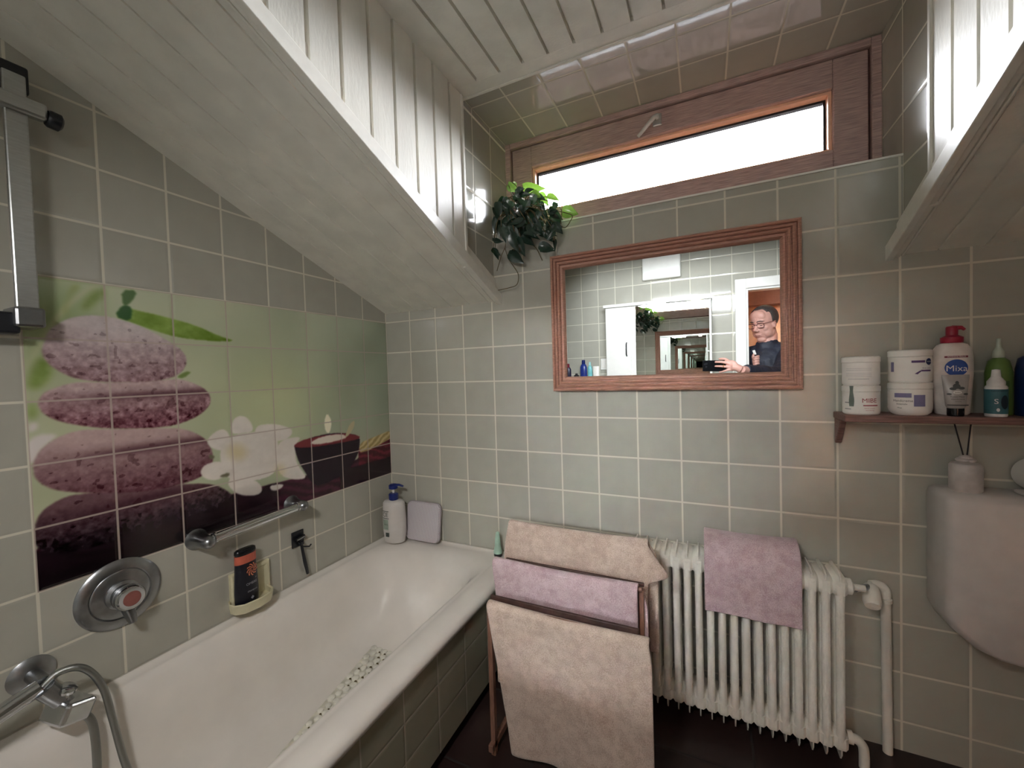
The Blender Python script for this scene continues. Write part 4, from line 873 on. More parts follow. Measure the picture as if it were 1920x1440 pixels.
a = jar(jx, jy, ZS, jr, .555, 'lower white jar with dull red lettering, left end of the shelf', lidh=.12)
f_ = ring_pt(jx, jy, jr, ZS)
m = text_mb('MIBE', .115, lambda u, v: f_(u+.13, v+.27)); q = rectm(f_, .03, .27, .17, .19); m.add(q.v, q.f); m.build('lettering', red, a)
m = text_mb('hand cream', .035, lambda u, v: f_(u+.13, v+.13)); q = text_mb('nourishing', .032, lambda u, v: f_(u+.13, v+.09)); m.add(q.v, q.f); m.build('small_print', mat('print_pink', (190, 130, 132), .6), a)
m = MB(); m.grid(lambda s, t_: ring_pt(jx, jy, jr, ZS, .012)(-.14+(.05+.012*math.sin(t_*6))*(s-.5)*1.4, .16+.39*t_), 4, 12); m.build('emblem', grn, a)
m = rectm(f_, -.27, -.15, .10, .115); q = rectm(f_, -.27, -.18, .22, .24); m.add(q.v, q.f); m.build('fine_print', gry, a)
a = jar(jx, jy, ZS+.557, jr, .555, 'upper white jar with faint grey bands, stacked at the left shelf end', lidh=.12)
f_ = ring_pt(jx, jy, jr, ZS+.557); m = rectm(f_, -.2, .12, .12, .132)
for zz in (.17, .20, .23, .29, .32): q = rectm(f_, -.24, .16, zz, zz+.006); m.add(q.v, q.f)
m.build('bands', mat('print_pale', (190, 186, 186), .6), a)
jx, jr = 12.99, .305
a = jar(jx, jy, ZS, jr, .60, 'lower rounded white jar with lilac label blocks, second stack', roundb=.05, lidh=.12)
f_ = ring_pt(jx, jy, jr, ZS)
m = rectm(f_, -.24, .0, .33, .41); q = rectm(f_, .03, .19, .17, .38); m.add(q.v, q.f); m.build('label_blocks', lil, a)
m = text_mb('Handcreme', .06, lambda u, v: f_(u-.12, v+.27)); q = text_mb('Intensiv', .05, lambda u, v: f_(u-.13, v+.21)); m.add(q.v, q.f); q = text_mb('Pflege', .03, lambda u, v: f_(u-.16, v+.14)); m.add(q.v, q.f); m.build('lettering', ink, a)
a = jar(jx, jy, ZS+.602, jr-.005, .60, 'upper white jar with round navy badge, stacked on the rounded jar', lidh=.13)
f_ = ring_pt(jx, jy, jr-.005, ZS+.602)
m = rectm(f_, .0, .19, .36, .40); q = rectm(f_, .13, .30, .20, .23); m.add(q.v, q.f); q = text_mb('Body cream', .03, lambda u, v: f_(u+.22, v+.26)); m.add(q.v, q.f); m.build('bars', purp, a)
m = MB(); m.add([f_(.26+.055*math.cos(t_), .375+.06*math.sin(t_)) for t_ in [2*PI*i/24 for i in range(24)]], [tuple(range(24))]); m.build('badge', nav, a)
q = text_mb('NIVEA', .032, lambda u, v: ring_pt(jx, jy, jr-.005, ZS+.602, .012)(u+.26, v+.375)); q.build('badge_text', wh, a)
m = rectm(f_, -.31, -.25, .2, .38, 4); m.build('side_block', lil, a)
m = MB(); m.add([f_(.04, .16), f_(.12, .22), f_(.14, .21), f_(.08, .15)], [(0, 1, 2, 3)]); m.build('swirl', purp, a)
# big lotion bottle
bx, by = 13.60, -.34
b_ = thing('lotion_bottle', (bx, by, ZS), 'large white lotion bottle with dull red pump and blue oval logo', 'bottle')
hd_ = .15
def lb(hw, z, hd=hd_): return [(bx+math.copysign(abs(math.cos(a))**.75, math.cos(a))*hw, by+math.sin(a)*hd, z) for a in [2*PI*i/36 for i in range(36)]]
MB().loft([lb(.20, ZS), lb(.235, ZS+.03), lb(.25, ZS+.3), lb(.285, ZS+.8), lb(.285, ZS+1.05), lb(.26, ZS+1.18), lb(.20, ZS+1.27, .13), lb(.11, ZS+1.31, .10)]).build('body', mat('lotion_white', (214, 206, 200), .35), b_, smooth=50)
m = MB(); m.lathe((bx, by, ZS+1.30), [(.14, 0), (.15, .02), (.15, .10), (.08, .14), (.08, .28), (.07, .30), (.01, .31)], n=24); m.tube([(bx, by, ZS+1.57), (bx+.12, by-.02, ZS+1.57), (bx+.16, by-.02, ZS+1.53)], [.05, .035, .025], 10); m.build('pump', mat('pump_wine', (150, 28, 52), .4), b_, smooth=40)
fb = lambda u, v: (bx+u, by-(hd_*math.sqrt(max(0, 1-min(1, abs(u)/.28)**2.6))+.01), ZS+v)
fb2 = lambda u, v: (bx+u, by-(hd_*math.sqrt(max(0, 1-min(1, abs(u)/.28)**2.6))+.018), ZS+v)
def disc(fn, cu, cv, ru, rv, n=32, nr=4):
    vs = [fn(cu, cv)]+[fn(cu+ru*k/nr*math.cos(2*PI*i/n), cv+rv*k/nr*math.sin(2*PI*i/n)) for k in range(1, nr+1) for i in range(n)]
    fs = [(0, 1+i, 1+(i+1) % n) for i in range(n)]+[(1+(k-1)*n+i, 1+k*n+i, 1+k*n+(i+1) % n, 1+(k-1)*n+(i+1) % n) for k in range(1, nr) for i in range(n)]
    return MB().add(vs, fs)
disc(fb, -.0, .85, .155, .15).build('logo_oval', blu, b_)
text_mb('Mixa', .15, lambda u, v: fb2(u, v+.835)).build('logo_text', wh, b_)
MB().grid(lambda a_, c_: fb(-.155+.31*a_, 1.03+.035*c_), 12, 1).build('logo_bar', mat('print_maroon', (120, 50, 66), .5), b_)
text_mb('INTENSIVE PEAUX', .03, lambda u, v: fb2(u, v+1.047)).build('bar_text', wh, b_)
# small tube in front, standing on its cap
tb = thing('cream_tube', (13.54, -.64, ZS), 'small silver hand cream tube standing on its black cap before the big bottle', 'tube')
tx_, ty_ = 13.53, -.63
def tbr(hw, hd, z): return [(tx_+math.cos(a)*hw, ty_+math.sin(a)*hd, z) for a in [2*PI*i/32 for i in range(32)]]
MB().loft([tbr(.105, .10, ZS), tbr(.108, .105, ZS+.02), tbr(.11, .105, ZS+.14)]).build('cap', M['blackgloss'], tb, smooth=40)
MB().loft([tbr(.105, .10, ZS+.14), tbr(.13, .11, ZS+.18), tbr(.15, .09, ZS+.41), tbr(.18, .02, ZS+.68), tbr(.18, .012, ZS+.73)]).build('body', mat('tube_silver', (170, 166, 164), .35, .2), tb, smooth=50)
def ft(u, v): v = .18+(v-.19)*.85; k = (v-.18)/.54; return (tx_+u, ty_-(.115*(1-k)+.015)*math.sqrt(max(0.05, 1-(u/.17)**2))-.012, ZS+v)
m = rectm(ft, -.14, .13, .205, .225)
for cu, cv, ru, rv in ((-.01, .60, .05, .055), (-.06, .55, .045, .03), (.05, .56, .045, .03), (-.11, .44, .03, .018), (.10, .44, .035, .02), (.0, .67, .025, .04)):
    q = disc(ft, cu, cv, ru, rv, 14, 2); m.add(q.v, q.f)
m.build('printed_flowers', mat('print_darkgrey', (70, 74, 74), .6), tb)
m = disc(lambda u, v: (ft(u, v)[0], ft(u, v)[1]-.006, ft(u, v)[2]), -.01, .475, .055, .035); m.build('badge', wh, tb)
m = text_mb('balea', .035, lambda u, v: (ft(u-.01, v+.475)[0], ft(u-.01, v+.475)[1]-.012, ft(u-.01, v+.475)[2]))
for s_, z_, sz in (('Totes Meer', .385, .04), ('Handcreme', .335, .036), ('intensiv', .29, .026)): q = text_mb(s_, sz, lambda u, v: ft(u-.01, v+z_)); m.add(q.v, q.f)
m.build('lettering', ink, tb)
# dropper bottle, green bottle, blue bottle
db = thing('dropper_bottle', (14.06, -.60, ZS), 'small teal labelled bottle with white conical cap on the shelf', 'bottle')
dx, dy = 14.06, -.58
MB().lathe((dx, dy, ZS), [(.13, 0), (.135, .02), (.135, .50), (.12, .53)], n=32).build('body', wh, db, smooth=40)
MB().lathe((dx, dy, ZS), [(.139, .05), (.139, .47)], n=32).build('label', mat('label_teal', (58, 104, 112), .5), db, smooth=40)
MB().lathe((dx, dy, ZS), [(.11, .53), (.11, .60), (.06, .68), (.05, .80), (.01, .81)], n=24).build('cap', wh, db, smooth=40)
fd = ring_pt(dx, dy, .139, ZS)
m = text_mb('NASENSPRAY', .035, lambda u, v: fd(u+.03, v+.44)); q = disc(fd, .08, .25, .05, .12, 14, 2); m.add(q.v, q.f); m.build('dark_print', mat('print_deep_teal', (18, 40, 52), .5), db)
m = text_mb('S', .12, lambda u, v: fd(u-.02, v+.26)); q = disc(fd, -.0, .12, .02, .03, 12, 2); m.add(q.v, q.f); m.build('light_print', wh, db)
gbt = thing('spray_bottle', (14.22, -.32, ZS), 'green bottle with pale nozzle behind the small dropper bottle', 'bottle')
MB().lathe((14.22, -.30, ZS), [(.16, 0), (.17, .02), (.17, .75), (.13, .95), (.06, 1.02)], n=28).build('body', mat('bottle_green', (96, 124, 62), .35), gbt, smooth=50)
MB().lathe((14.22, -.30, ZS), [(.07, 1.0), (.08, 1.02), (.07, 1.12), (.035, 1.2), (.03, 1.34), (.01, 1.35)], n=20).build('nozzle', mat('nozzle_pale', (180, 190, 176), .4), gbt, smooth=40)
fg = ring_pt(14.22, -.30, .17, ZS); m = rectm(fg, -.1, .1, .5, .6); m.build('label', mat('label_green', (60, 92, 52), .5), gbt)
bb = thing('shampoo_bottle', (14.58, -.40, ZS), 'dark blue bottle at the right end of the visible shelf', 'bottle')
MB().lathe((14.58, -.42, ZS), [(.19, 0), (.2, .02), (.2, .8), (.17, .98), (.08, 1.05)], n=28).build('body', mat('bottle_deep_blue', (18, 38, 82), .3), bb, smooth=50)
MB().lathe((14.58, -.42, ZS), [(.09, 1.03), (.10, 1.05), (.10, 1.22), (.01, 1.24)], n=20).build('cap', M['navy'], bb, smooth=40)

# ------------------------------------------------------------------ hanging plant on the window sill
LV, ST = [[[4.68,-0.074,8.481,4.901,-0.099,8.204,0.005,-0.785,-0.619,0.209,1],[4.697,0.129,8.608,4.739,0.202,8.367,0.57,-0.704,-0.424,0.186,1],[5.115,-0.031,8.329,5.737,-0.109,8.09,-0.08,-0.858,-0.507,0.236,1],[5.5,0.107,8.106,5.748,0.181,7.794,0.551,-0.72,-0.422,0.213,1],[5.747,0.057,7.963,6.091,0.112,7.841,0.62,-0.766,0.168,0.185,1],[6.265,-0.229,7.36,6.668,-0.204,7.246,0.464,-0.873,-0.15,0.283,1],[5.135,-0.281,7.965,5.398,-0.288,8.001,-0.099,-0.957,0.274,0.154,0],[5.7,-0.673,7.744,5.564,-0.662,7.462,0.129,-0.962,0.241,0.197,0],[6.086,-0.506,7.435,6.246,-0.414,7.48,0.609,-0.78,-0.144,0.15,0],[5.763,-0.416,7.532,5.822,-0.392,7.322,0.24,-0.837,-0.492,0.152,0],[5.464,-0.354,7.567,5.73,-0.279,7.355,-0.145,-0.802,-0.58,0.127,0],[4.549,-0.537,7.839,4.655,-0.59,7.41,0.468,-0.856,-0.22,0.2,0],[4.809,-0.375,7.975,4.52,-0.256,7.594,0.062,-0.946,-0.317,0.203,0],[4.9,-0.296,7.866,4.689,-0.264,7.632,0.149,-0.921,-0.359,0.179,0],[4.854,-0.606,7.577,5.019,-0.649,7.229,0.469,-0.851,0.237,0.173,0],[4.534,-0.35,7.415,4.517,-0.455,6.953,0.136,-0.981,0.137,0.178,0],[4.416,-0.531,6.852,4.688,-0.594,6.742,0.254,-0.862,-0.439,0.125,0],[4.334,-0.442,6.648,4.545,-0.551,6.336,0.588,-0.761,0.274,0.151,0],[5.157,-0.724,7.224,4.814,-0.668,7.028,0.642,-0.617,-0.456,0.171,0],[5.148,-0.345,7.491,4.932,-0.233,7.283,0.602,-0.766,-0.224,0.178,0],[5.429,-0.718,7.153,5.005,-0.689,6.988,0.607,-0.735,-0.302,0.147,0],[5.558,-0.289,7.361,5.654,-0.303,7.037,-0.066,-0.952,-0.298,0.205,0],[5.948,-0.728,7.274,6.027,-0.769,7.003,-0.2,-0.8,-0.566,0.171,0],[5.907,-0.277,7.483,6.1,-0.209,7.354,0.166,-0.906,-0.389,0.179,1],[5.961,-0.235,7.325,6.206,-0.12,6.994,0.221,-0.871,-0.44,0.231,0],[6.045,-0.214,7.086,6.267,-0.321,6.786,-0.069,-0.997,0.046,0.206,0],[5.611,-0.265,6.939,5.993,-0.375,6.68,0.324,-0.872,-0.367,0.128,0],[6.222,-0.749,6.711,6.038,-0.839,6.497,0.347,-0.924,0.157,0.147,0],[5.22,-0.413,7.174,5.21,-0.296,6.834,0.342,-0.854,-0.393,0.253,0],[5.424,-0.414,7.136,5.584,-0.525,6.752,0.271,-0.878,-0.393,0.227,0],[5.125,-0.687,6.76,5.328,-0.607,6.266,0.349,-0.778,-0.522,0.246,0],[4.816,-0.325,6.507,5.163,-0.387,6.155,0.088,-0.924,-0.372,0.28,0],[4.924,-0.676,7.099,5.057,-0.762,6.75,-0.103,-0.941,0.322,0.197,0],[5.196,-0.502,6.801,5.547,-0.385,6.59,0.284,-0.91,0.301,0.225,0],[5.711,-0.553,6.473,6.095,-0.483,6.385,0.564,-0.821,-0.09,0.224,0],[6.015,-0.233,6.648,6.08,-0.302,6.366,0.604,-0.756,0.25,0.077,0],[4.73,-0.707,7.077,4.892,-0.746,6.667,0.564,-0.811,0.159,0.196,0],[4.78,-0.546,7.8,4.949,-0.471,7.628,0.458,-0.888,-0.031,0.175,0],[5.13,-0.571,7.765,5.425,-0.627,7.479,0.688,-0.691,0.221,0.199,0],[5.209,-0.222,7.806,5.413,-0.109,7.52,0.713,-0.701,-0.01,0.206,0],[5.513,-0.205,7.82,5.646,-0.11,7.592,-0.081,-0.947,0.312,0.181,0],[4.96,-0.56,7.478,5.174,-0.666,7.011,0.028,-0.999,-0.033,0.199,0],[5.027,-0.504,7.928,5.202,-0.445,7.773,0.661,-0.652,-0.371,0.175,0],[4.697,-0.182,7.439,4.416,-0.08,7.177,-0.154,-0.954,0.257,0.207,0],[5.25,-0.246,7.126,5.052,-0.172,6.895,0.598,-0.771,0.218,0.231,0],[5.806,-0.494,7.133,5.639,-0.403,6.87,-0.0,-1.0,0.031,0.201,0],[5.902,-0.368,7.018,6.058,-0.274,6.79,0.566,-0.811,-0.148,0.203,0],[5.123,-0.48,8.033,5.352,-0.594,8.008,-0.167,-0.978,-0.127,0.151,0],[5.881,-0.459,6.812,6.037,-0.371,6.583,0.401,-0.806,-0.435,0.151,0],[5.515,-0.387,7.961,5.71,-0.322,7.806,0.315,-0.738,-0.597,0.177,1],[5.237,-0.657,7.506,5.346,-0.579,7.236,-0.098,-0.984,-0.148,0.197,0],[5.376,-0.397,7.43,5.542,-0.328,7.142,0.152,-0.886,-0.438,0.228,0],[4.924,-0.457,7.072,5.021,-0.345,6.804,-0.051,-0.856,-0.514,0.201,0],[5.596,-0.534,7.022,5.776,-0.441,6.789,0.372,-0.905,-0.207,0.225,0],[6.109,-0.669,7.02,5.936,-0.603,6.85,-0.179,-0.95,0.255,0.172,0]],[[[4.668,-0.4,6.631],[4.552,-0.4,6.432],[4.462,-0.4,6.203],[4.401,-0.4,6.041]],[[4.571,-0.2,6.699],[4.671,-0.2,6.39],[4.826,-0.2,6.149],[4.953,-0.2,5.913],[4.904,-0.2,5.652],[4.643,-0.2,5.585],[4.252,-0.2,5.556]],[[6.226,-0.35,7.53],[6.29,-0.35,7.269],[6.259,-0.35,7.005],[6.374,-0.35,6.894],[6.52,-0.35,7.046],[6.558,-0.35,7.173],[6.315,-0.35,7.298]],[[5.312,-0.3,6.721],[5.536,-0.3,6.521],[5.703,-0.3,6.169]],[[5.186,-0.4,7.887],[5.015,-0.4,7.451],[4.788,-0.4,7.018],[4.668,-0.4,6.631]],[[5.36,-0.45,7.832],[5.185,-0.45,7.169],[5.014,-0.45,6.729],[4.954,-0.45,6.502]],[[5.566,-0.4,7.807],[5.803,-0.4,7.415],[6.033,-0.4,6.916],[6.097,-0.4,6.611]],[[5.012,-0.35,8.06],[4.574,-0.35,7.793],[4.444,-0.35,7.214],[4.378,-0.35,6.909],[4.342,-0.35,6.671]],[[4.922,-0.15,8.155],[5.078,-0.15,8.003],[5.467,-0.15,7.921],[5.843,-0.15,7.749],[6.16,-0.15,7.615]]]]
pl = thing('trailing_plant', (4.95, .45, 7.2), 'trailing green philodendron in a pot on the left end of the window sill', 'plant')
MB().lathe((4.95, .42, 7.2), [(.26, 0), (.28, .02), (.36, .42), (.38, .43), (.38, .52), (.34, .53), (.33, .46), (.01, .45)], n=32).build('pot', M['terracotta'], pl, smooth=40)
def leaf(mb, A, B, N, w):
    A = np.array(A); B = np.array(B); N = np.array(N); L = np.linalg.norm(B-A); D = (B-A)/L; N = N-D*N.dot(D); N /= np.linalg.norm(N); S = np.cross(D, N)
    prof = [(0, .02), (.06, .55), (.18, .92), (.34, 1.0), (.52, .88), (.70, .62), (.86, .3), (1, .02)]
    vs = []
    for t_, k in prof:
        for s_ in (-1, -.5, 0, .5, 1):
            back = -.07 if t_ == .06 and abs(s_) == 1 else 0
            vs.append(A+D*L*(t_+back)+S*w*.5*k*s_+N*(w*.16*abs(s_)*k-L*.22*t_*t_+L*.04))
    mb.add(vs, [(j*5+i, j*5+i+1, (j+1)*5+i+1, (j+1)*5+i) for j in range(len(prof)-1) for i in range(4)])
fd_, flt, stm = MB(), MB(), MB()
rnd = random.Random(8)
for L_ in LV:
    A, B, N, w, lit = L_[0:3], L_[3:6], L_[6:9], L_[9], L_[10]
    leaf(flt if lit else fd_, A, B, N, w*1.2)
    if not lit:
        o1 = np.array([rnd.uniform(-.16, .16), rnd.uniform(-.12, .05), rnd.uniform(-.14, .14)]); A2 = np.array(A)+o1; B2 = np.array(B)+o1+np.array([rnd.uniform(-.15, .15), 0, rnd.uniform(-.05, .1)])
        for q_ in (A2, B2):
            q_[0] = max(q_[0], 4.2)
            if q_[2] < 7.25: q_[1] = min(q_[1], -.1)
        leaf(fd_, A2, B2, np.array(N)+np.array([rnd.uniform(-.5, .5), 0, rnd.uniform(-.3, .5)]), w)
    tgt = (4.95+rnd.uniform(-.25, .25), .35, 7.72); mid_ = (A[0]*.6+tgt[0]*.4, min(A[1], -.12) if A[2] < 7.5 else A[1]*.6, max(A[2], 7.3)*.7+7.85*.3)
    if A[2] > 6.6: stm.tube(spline([tgt, mid_, A], 5), .012, 5)
# a few more leaves filling the crown above the pot
for i in range(26):
    a = rnd.uniform(0, 2*PI); r_ = rnd.uniform(.05, .5); A = np.array((4.9+r_*math.cos(a), .35+r_*.7*math.sin(a), 7.6+rnd.uniform(0, .25)))
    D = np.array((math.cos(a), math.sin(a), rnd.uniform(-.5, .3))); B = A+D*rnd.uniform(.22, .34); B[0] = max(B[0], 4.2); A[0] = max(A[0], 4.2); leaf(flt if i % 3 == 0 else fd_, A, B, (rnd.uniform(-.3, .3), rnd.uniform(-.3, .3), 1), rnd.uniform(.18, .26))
for P_ in ST: stm.tube(spline(P_, 5), .011, 6)
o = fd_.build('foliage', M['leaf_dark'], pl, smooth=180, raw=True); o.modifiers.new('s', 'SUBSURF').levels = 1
o = flt.build('skylit_foliage', M['leaf_lit'], pl, smooth=180, raw=True); o['label'] = 'leaves in a brighter green that stands for window light'
stm.build('stems', M['stem'], pl, smooth=180)

# ------------------------------------------------------------------ person taking the photo (seen in the mirror)
Rm = cam.rotation_euler.to_matrix()
RT, UP, BK = [np.array([Rm[i][j] for i in range(3)]) for j in range(3)]     # camera right, up, backward
CM = np.array(CAM)
def cp_(r, u, b): return CM+RT*r+UP*u+BK*b
ph = thing('smartphone', tuple(cp_(.4, -.2, .07)), 'black smartphone held sideways in the right hand of the person', 'phone')
MB().obox(cp_(.43, .045, .075), [RT, UP, BK], (.53, .255, .035)).build('case', M['blackgloss'], ph, bevel=.03, seg=3)
MB().obox(cp_(.43, .045, .113), [RT, UP, BK], (.50, .235, .003)).build('screen', mat('phone_screen', (30, 34, 40), .08), ph)
for r_, u_ in ((.02, .12), (.08, .0), (.10, .14)):
    MB().lathe(cp_(r_, u_, .04), [(.045, 0), (.045, .012), (.03, .014), (.028, .006), (.01, .006)], axis=tuple(-BK), n=20).build('lens', M['black'], ph, smooth=40)
me_ = lambda *p: np.array(p, float)
SHR, SHL = me_(13.6, -14.85, 3.85), me_(11.55, -15.55, 3.70)
HC = me_(12.42, -14.95, 5.42); hh = 1.86
per = thing('person', (12.8, -15.3, -4.6), 'person in a dark jacket and glasses in the doorway, photographing with a phone', 'person')
F = me_(-.66, .70, -.26); F /= np.linalg.norm(F); Sd = np.cross(F, me_(0, 0, 1)); Sd /= np.linalg.norm(Sd); Uh = np.cross(Sd, F)
def hp(f, s, u): return HC+(F*f+Sd*s+Uh*u)*hh
B_ = MB(); AX = [F, Sd, Uh]
def he(f, s, u, rf, rs, ru, nu=24, nv=16): B_.ell(hp(f, s, u), AX, (rf*hh, rs*hh, ru*hh), nu, nv)
he(-.05, 0, .16, .385, .305, .335)                 # skull
he(.06, 0, -.08, .275, .275, .37)                  # face
he(.02, 0, -.26, .27, .265, .205)                 # jaw
he(.215, 0, -.405, .085, .13, .08)              # chin
he(.245, 0, .135, .075, .215, .055)                   # brow
he(.19, 0, .25, .13, .235, .18)                    # forehead
for s in (-1, 1):
    he(.185, s*.15, -.09, .10, .10, .10); he(.10, s*.165, -.22, .16, .10, .16)
    he(-.02, s*.30, -.02, .07, .03, .115); he(.0, s*.305, -.09, .04, .03, .05)
    he(.258, s*.115, .035, .040, .062, .036); he(.355, s*.045, -.125, .040, .035, .032)
B_.tube([hp(.29, 0, .07), hp(.335, 0, -.02), hp(.385, 0, -.095), hp(.35, 0, -.14)], [.035*hh, .042*hh, .052*hh, .03*hh], 14)
he(.298, 0, -.245, .035, .10, .022); he(.288, 0, -.288, .035, .09, .028)
B_.tube([hp(-.06, 0, -.05), hp(-.08, 0, -.35), (12.58, -15.1, 4.1), (12.6, -15.2, 3.6)], [.40, .44, .48, .5], 20)
# trunk and legs
B_.tube([(12.6, -15.2, 4.0), (12.6, -15.2, 3.4), (12.7, -15.3, 2.2), (12.75, -15.35, .9), (12.75, -15.35, 0.2)], [.55, .85, .82, .78, .8], 24)
B_.tube([SHL, (12.6, -15.15, 3.85), SHR], [.42, .5, .42], 18)
for s in (-1, 1): B_.tube([(12.75+s*.45, -15.35+s*.18, .4), (12.75+s*.5, -15.3+s*.2, -2.0), (12.75+s*.5, -15.4+s*.2, -4.2)], [.58, .4, .26], 16)
for s in (-1, 1): B_.tube([(12.75+s*.5, -15.4+s*.2, -4.35), (12.6+s*.5, -14.6+s*.2, -4.42)], [.24, .2], 12)
# arms
WR = cp_(1.52, -.13, .22); ELR = me_(12.75, -12.75, 2.75)
ELL = me_(11.75, -15.35, 1.75); WL = me_(12.0, -14.75, 3.15)
B_.tube([SHR, (SHR+ELR)/2, ELR, (ELR*.45+WR*.55), WR], [.40, .36, .29, .24, .17], 16)
B_.tube([SHL, (SHL+ELL)/2, ELL, (ELL+WL)/2, WL], [.40, .36, .29, .24, .17], 16)
# right hand round the phone end
fr = .058
B_.ell(cp_(1.17, .05, .10), [RT, UP, BK], (.27, .25, .11), 18, 12)
B_.tube([WR, cp_(1.36, -.03, .14), cp_(1.2, .02, .10)], [.17, .17, .16], 14)
for P_, r_ in (([cp_(1.10, .23, .06), cp_(.98, .335, .0), cp_(.82, .37, -.02), cp_(.66, .355, .01)], fr),
               ([cp_(1.10, .13, .03), cp_(.94, .20, -.04), cp_(.72, .225, -.05), cp_(.50, .225, -.03)], fr*1.03),
               ([cp_(1.10, -.01, .03), cp_(.94, .015, -.04), cp_(.72, .03, -.05), cp_(.50, .035, -.03)], fr),
               ([cp_(1.12, -.12, .04), cp_(.98, -.16, -.02), cp_(.82, -.215, .0), cp_(.66, -.245, .03)], fr*.9)):
    B_.tube(spline(P_, 4), [r_*(1.08-.25*k/12) for k in range(13)], 10)
B_.tube(spline([cp_(1.2, .12, .2), cp_(1.05, .2, .23), cp_(.88, .22, .2), cp_(.74, .2, .17)], 4), [.075*(1.1-.25*k/12) for k in range(13)], 10)
# left hand lifted to the chest, fingers curled
LH = WL+me_(.02, .16, .34)
B_.ell(LH, [(1, 0, 0), (0, 1, 0), (0, 0, 1)], (.20, .13, .26), 16, 12); B_.tube([WL, LH], [.17, .17], 12)
for k in range(4):
    b0 = LH+me_(.10, .04, .18-.13*k); B_.tube(spline([b0, b0+me_(-.02, .17, .04), b0+me_(-.16, .23, .01), b0+me_(-.22, .13, -.02)], 4), [.06*(1.05-.2*j/12) for j in range(13)], 10)
B_.tube(spline([LH+me_(-.12, .05, .05), LH+me_(-.17, .16, .2), LH+me_(-.12, .2, .36)], 4), [.07, .068, .066, .064, .062, .06, .058, .055, .05], 10)
B_.build('body', M['skin'], per, smooth=180, remesh=.0036)
# eyes under lowered lids, brows, lips
for s in (-1, 1):
    MB().ell(hp(.278, s*.118, .008), AX, (.030*hh, .046*hh, .011*hh), 16, 10).build('eye', mat('eye_dark', (50, 40, 38), .3), per, smooth=180)
    MB().tube([hp(.318, s*.04, .115), hp(.322, s*.085, .135), hp(.305, s*.14, .14), hp(.262, s*.20, .12)], [.010*hh, .014*hh, .013*hh, .008*hh], 8).build('eyebrow', M['hair'], per, smooth=180)
MB().ell(hp(.318, 0, -.268), AX, (.016*hh, .078*hh, .007*hh), 16, 8).build('mouth_line', mat('lip_line', (128, 66, 62), .5), per, smooth=180)
# hair: short, receding, swept back
hm = MB(); nu, nv = 144, 90; vs = []; keep = []
for j in range(nv+1):
    for i in range(nu):
        a = 2*PI*i/nu; phh = PI*j/nv*.72+.0001
        f, s, u = .400*math.sin(phh)*math.cos(a)-.05, .322*math.sin(phh)*math.sin(a), .352*math.cos(phh)+.16
        vs.append(hp(f, s, u)); front = .10+.22*max(0, (u-.30)/.2) if u > .3 else (.10-.08*max(0, .1-u)/.1)
        keep.append((f < .13 and u > .34) or (f < .22 and u > .44) or (f < .06 and u > .0 and (abs(s) > .2 or f < 0)) or (f < -.10 and u > -.20))
fs = [(j*nu+i, j*nu+(i+1) % nu, (j+1)*nu+(i+1) % nu, (j+1)*nu+i) for j in range(nv) for i in range(nu)]
fs = [q for q in fs if all(keep[k] for k in q)]
us = sorted({k for q in fs for k in q}); ix = {k: n for n, k in enumerate(us)}
hm.add([vs[k] for k in us], [tuple(ix[k] for k in q) for q in fs]); ho = hm.build('hair', M['hair'], per, smooth=180); hs_ = ho.modifiers.new('soft', 'SMOOTH'); hs_.factor = .6; hs_.iterations = 8; ht_ = ho.modifiers.new('thick', 'SOLIDIFY'); ht_.thickness = .05*T; ht_.offset = 0
# glasses
gm = mat('glasses_frame', (84, 34, 34), .3); gl = bpy.data.objects.new('glasses', None)
g_ = MB()
for s in (-1, 1):
    R_ = [hp(.345-.02*abs(math.cos(t_)), s*.14+.105*math.copysign(abs(math.cos(t_))**.6, math.cos(t_)), .02+.066*math.copysign(abs(math.sin(t_))**.6, math.sin(t_))) for t_ in [2*PI*k/28 for k in range(29)]]
    g_.tube(R_, .017, 6); g_.tube([hp(.325, s*.245, .06), hp(.2, s*.30, .06), hp(.0, s*.328, .05), hp(-.06, s*.325, .0)], .015, 6)
g_.tube([hp(.34, -.04, .04), hp(.36, 0, .055), hp(.34, .04, .04)], .018, 6)
g_.build('glasses', gm, per, smooth=60)
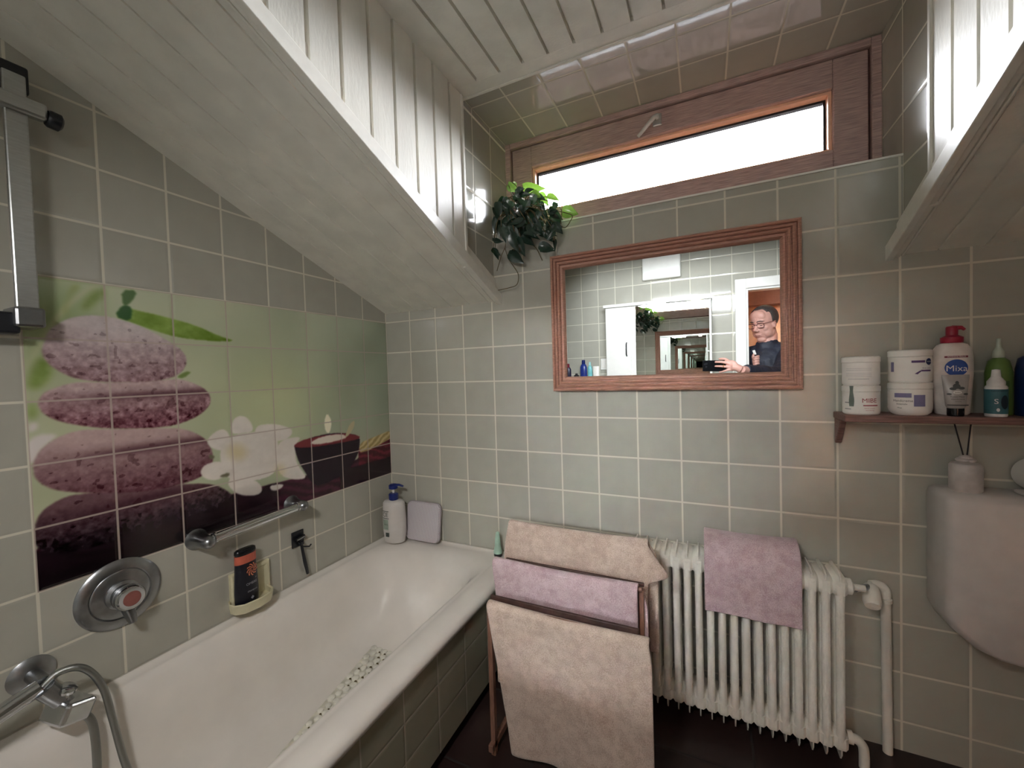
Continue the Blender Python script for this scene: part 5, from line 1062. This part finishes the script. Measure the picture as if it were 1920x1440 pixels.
# jacket, trousers, shoes, ring, cuff
J = MB()
J.tube([(12.58, -15.12, 4.28), (12.6, -15.15, 4.05), (12.6, -15.2, 3.6), (12.7, -15.3, 2.2), (12.75, -15.35, .9), (12.75, -15.35, -.2)], [.50, .72, .98, .98, .96, 1.0], 28)
J.tube([SHL, (12.6, -15.15, 3.85), SHR], [.50, .62, .50], 18)
cuffR = WR*.90+ELR*.10; cuffL = WL*.82+ELL*.18
J.tube([SHR, (SHR+ELR)/2, ELR, (ELR*.45+WR*.55), cuffR], [.50, .45, .38, .32, .25], 18)
J.tube([SHL, (SHL+ELL)/2, ELL, (ELL+WL)/2, cuffL], [.50, .45, .38, .32, .26], 18)
# stand-up collar, higher at the nape
col_ = []
for (r_, dz, k_) in ((.62, -.30, 0), (.57, .02, .3), (.50, .32, .8), (.48, .46, 1.0), (.42, .46, 1.0), (.42, .15, .6)):
    col_.append([np.array((12.56, -15.10, 4.12))+F*0+np.array((r_*math.cos(a), r_*math.sin(a), dz+.16*k_*(-(math.cos(a)*F[0]+math.sin(a)*F[1])))) for a in [2*PI*i/36 for i in range(36)]])
J.loft(col_)
jo = J.build('jacket', M['jacket'], per, smooth=180, remesh=.007)
jt = bpy.data.textures.new('cloth_folds', 'CLOUDS'); jt.noise_scale = .07; jt.noise_depth = 2
jd = jo.modifiers.new('folds', 'DISPLACE'); jd.texture = jt; jd.strength = .016; jd.mid_level = .5
Tz = MB()
for s in (-1, 1): Tz.tube([(12.75+s*.42, -15.35+s*.18, .2), (12.75+s*.5, -15.3+s*.2, -2.0), (12.75+s*.5, -15.4+s*.2, -4.3)], [.66, .48, .36], 18)
Tz.build('trousers', M['trousers'], per, smooth=180, remesh=.008)
for s in (-1, 1):
    so = MB(); so.tube([(12.75+s*.5, -15.6+s*.2, -4.36), (12.7+s*.5, -15.2+s*.2, -4.34), (12.62+s*.5, -14.7+s*.2, -4.4), (12.58+s*.5, -14.4+s*.2, -4.44)], [.24, .27, .24, .14], 16); so.build('shoe', M['shoe'], per, smooth=180)
MB().lathe(tuple(cp_(.90, .035, -.035)), [(.066, -.014), (.074, -.01), (.074, .01), (.066, .014)], axis=tuple(-RT), n=20).build('ring', mat('gold_ring', (230, 190, 110), .2, 1.0), per, smooth=50)
tag(MB().obox(LH+me_(-.10, .18, .42), [(1, 0, .3), (0, 1, 0), (-.3, 0, 1)], (.06, .02, .12)).build('paper_slip', M['cream'], bevel=.01), 'small white slip held in the raised left hand of the person', 'paper slip')
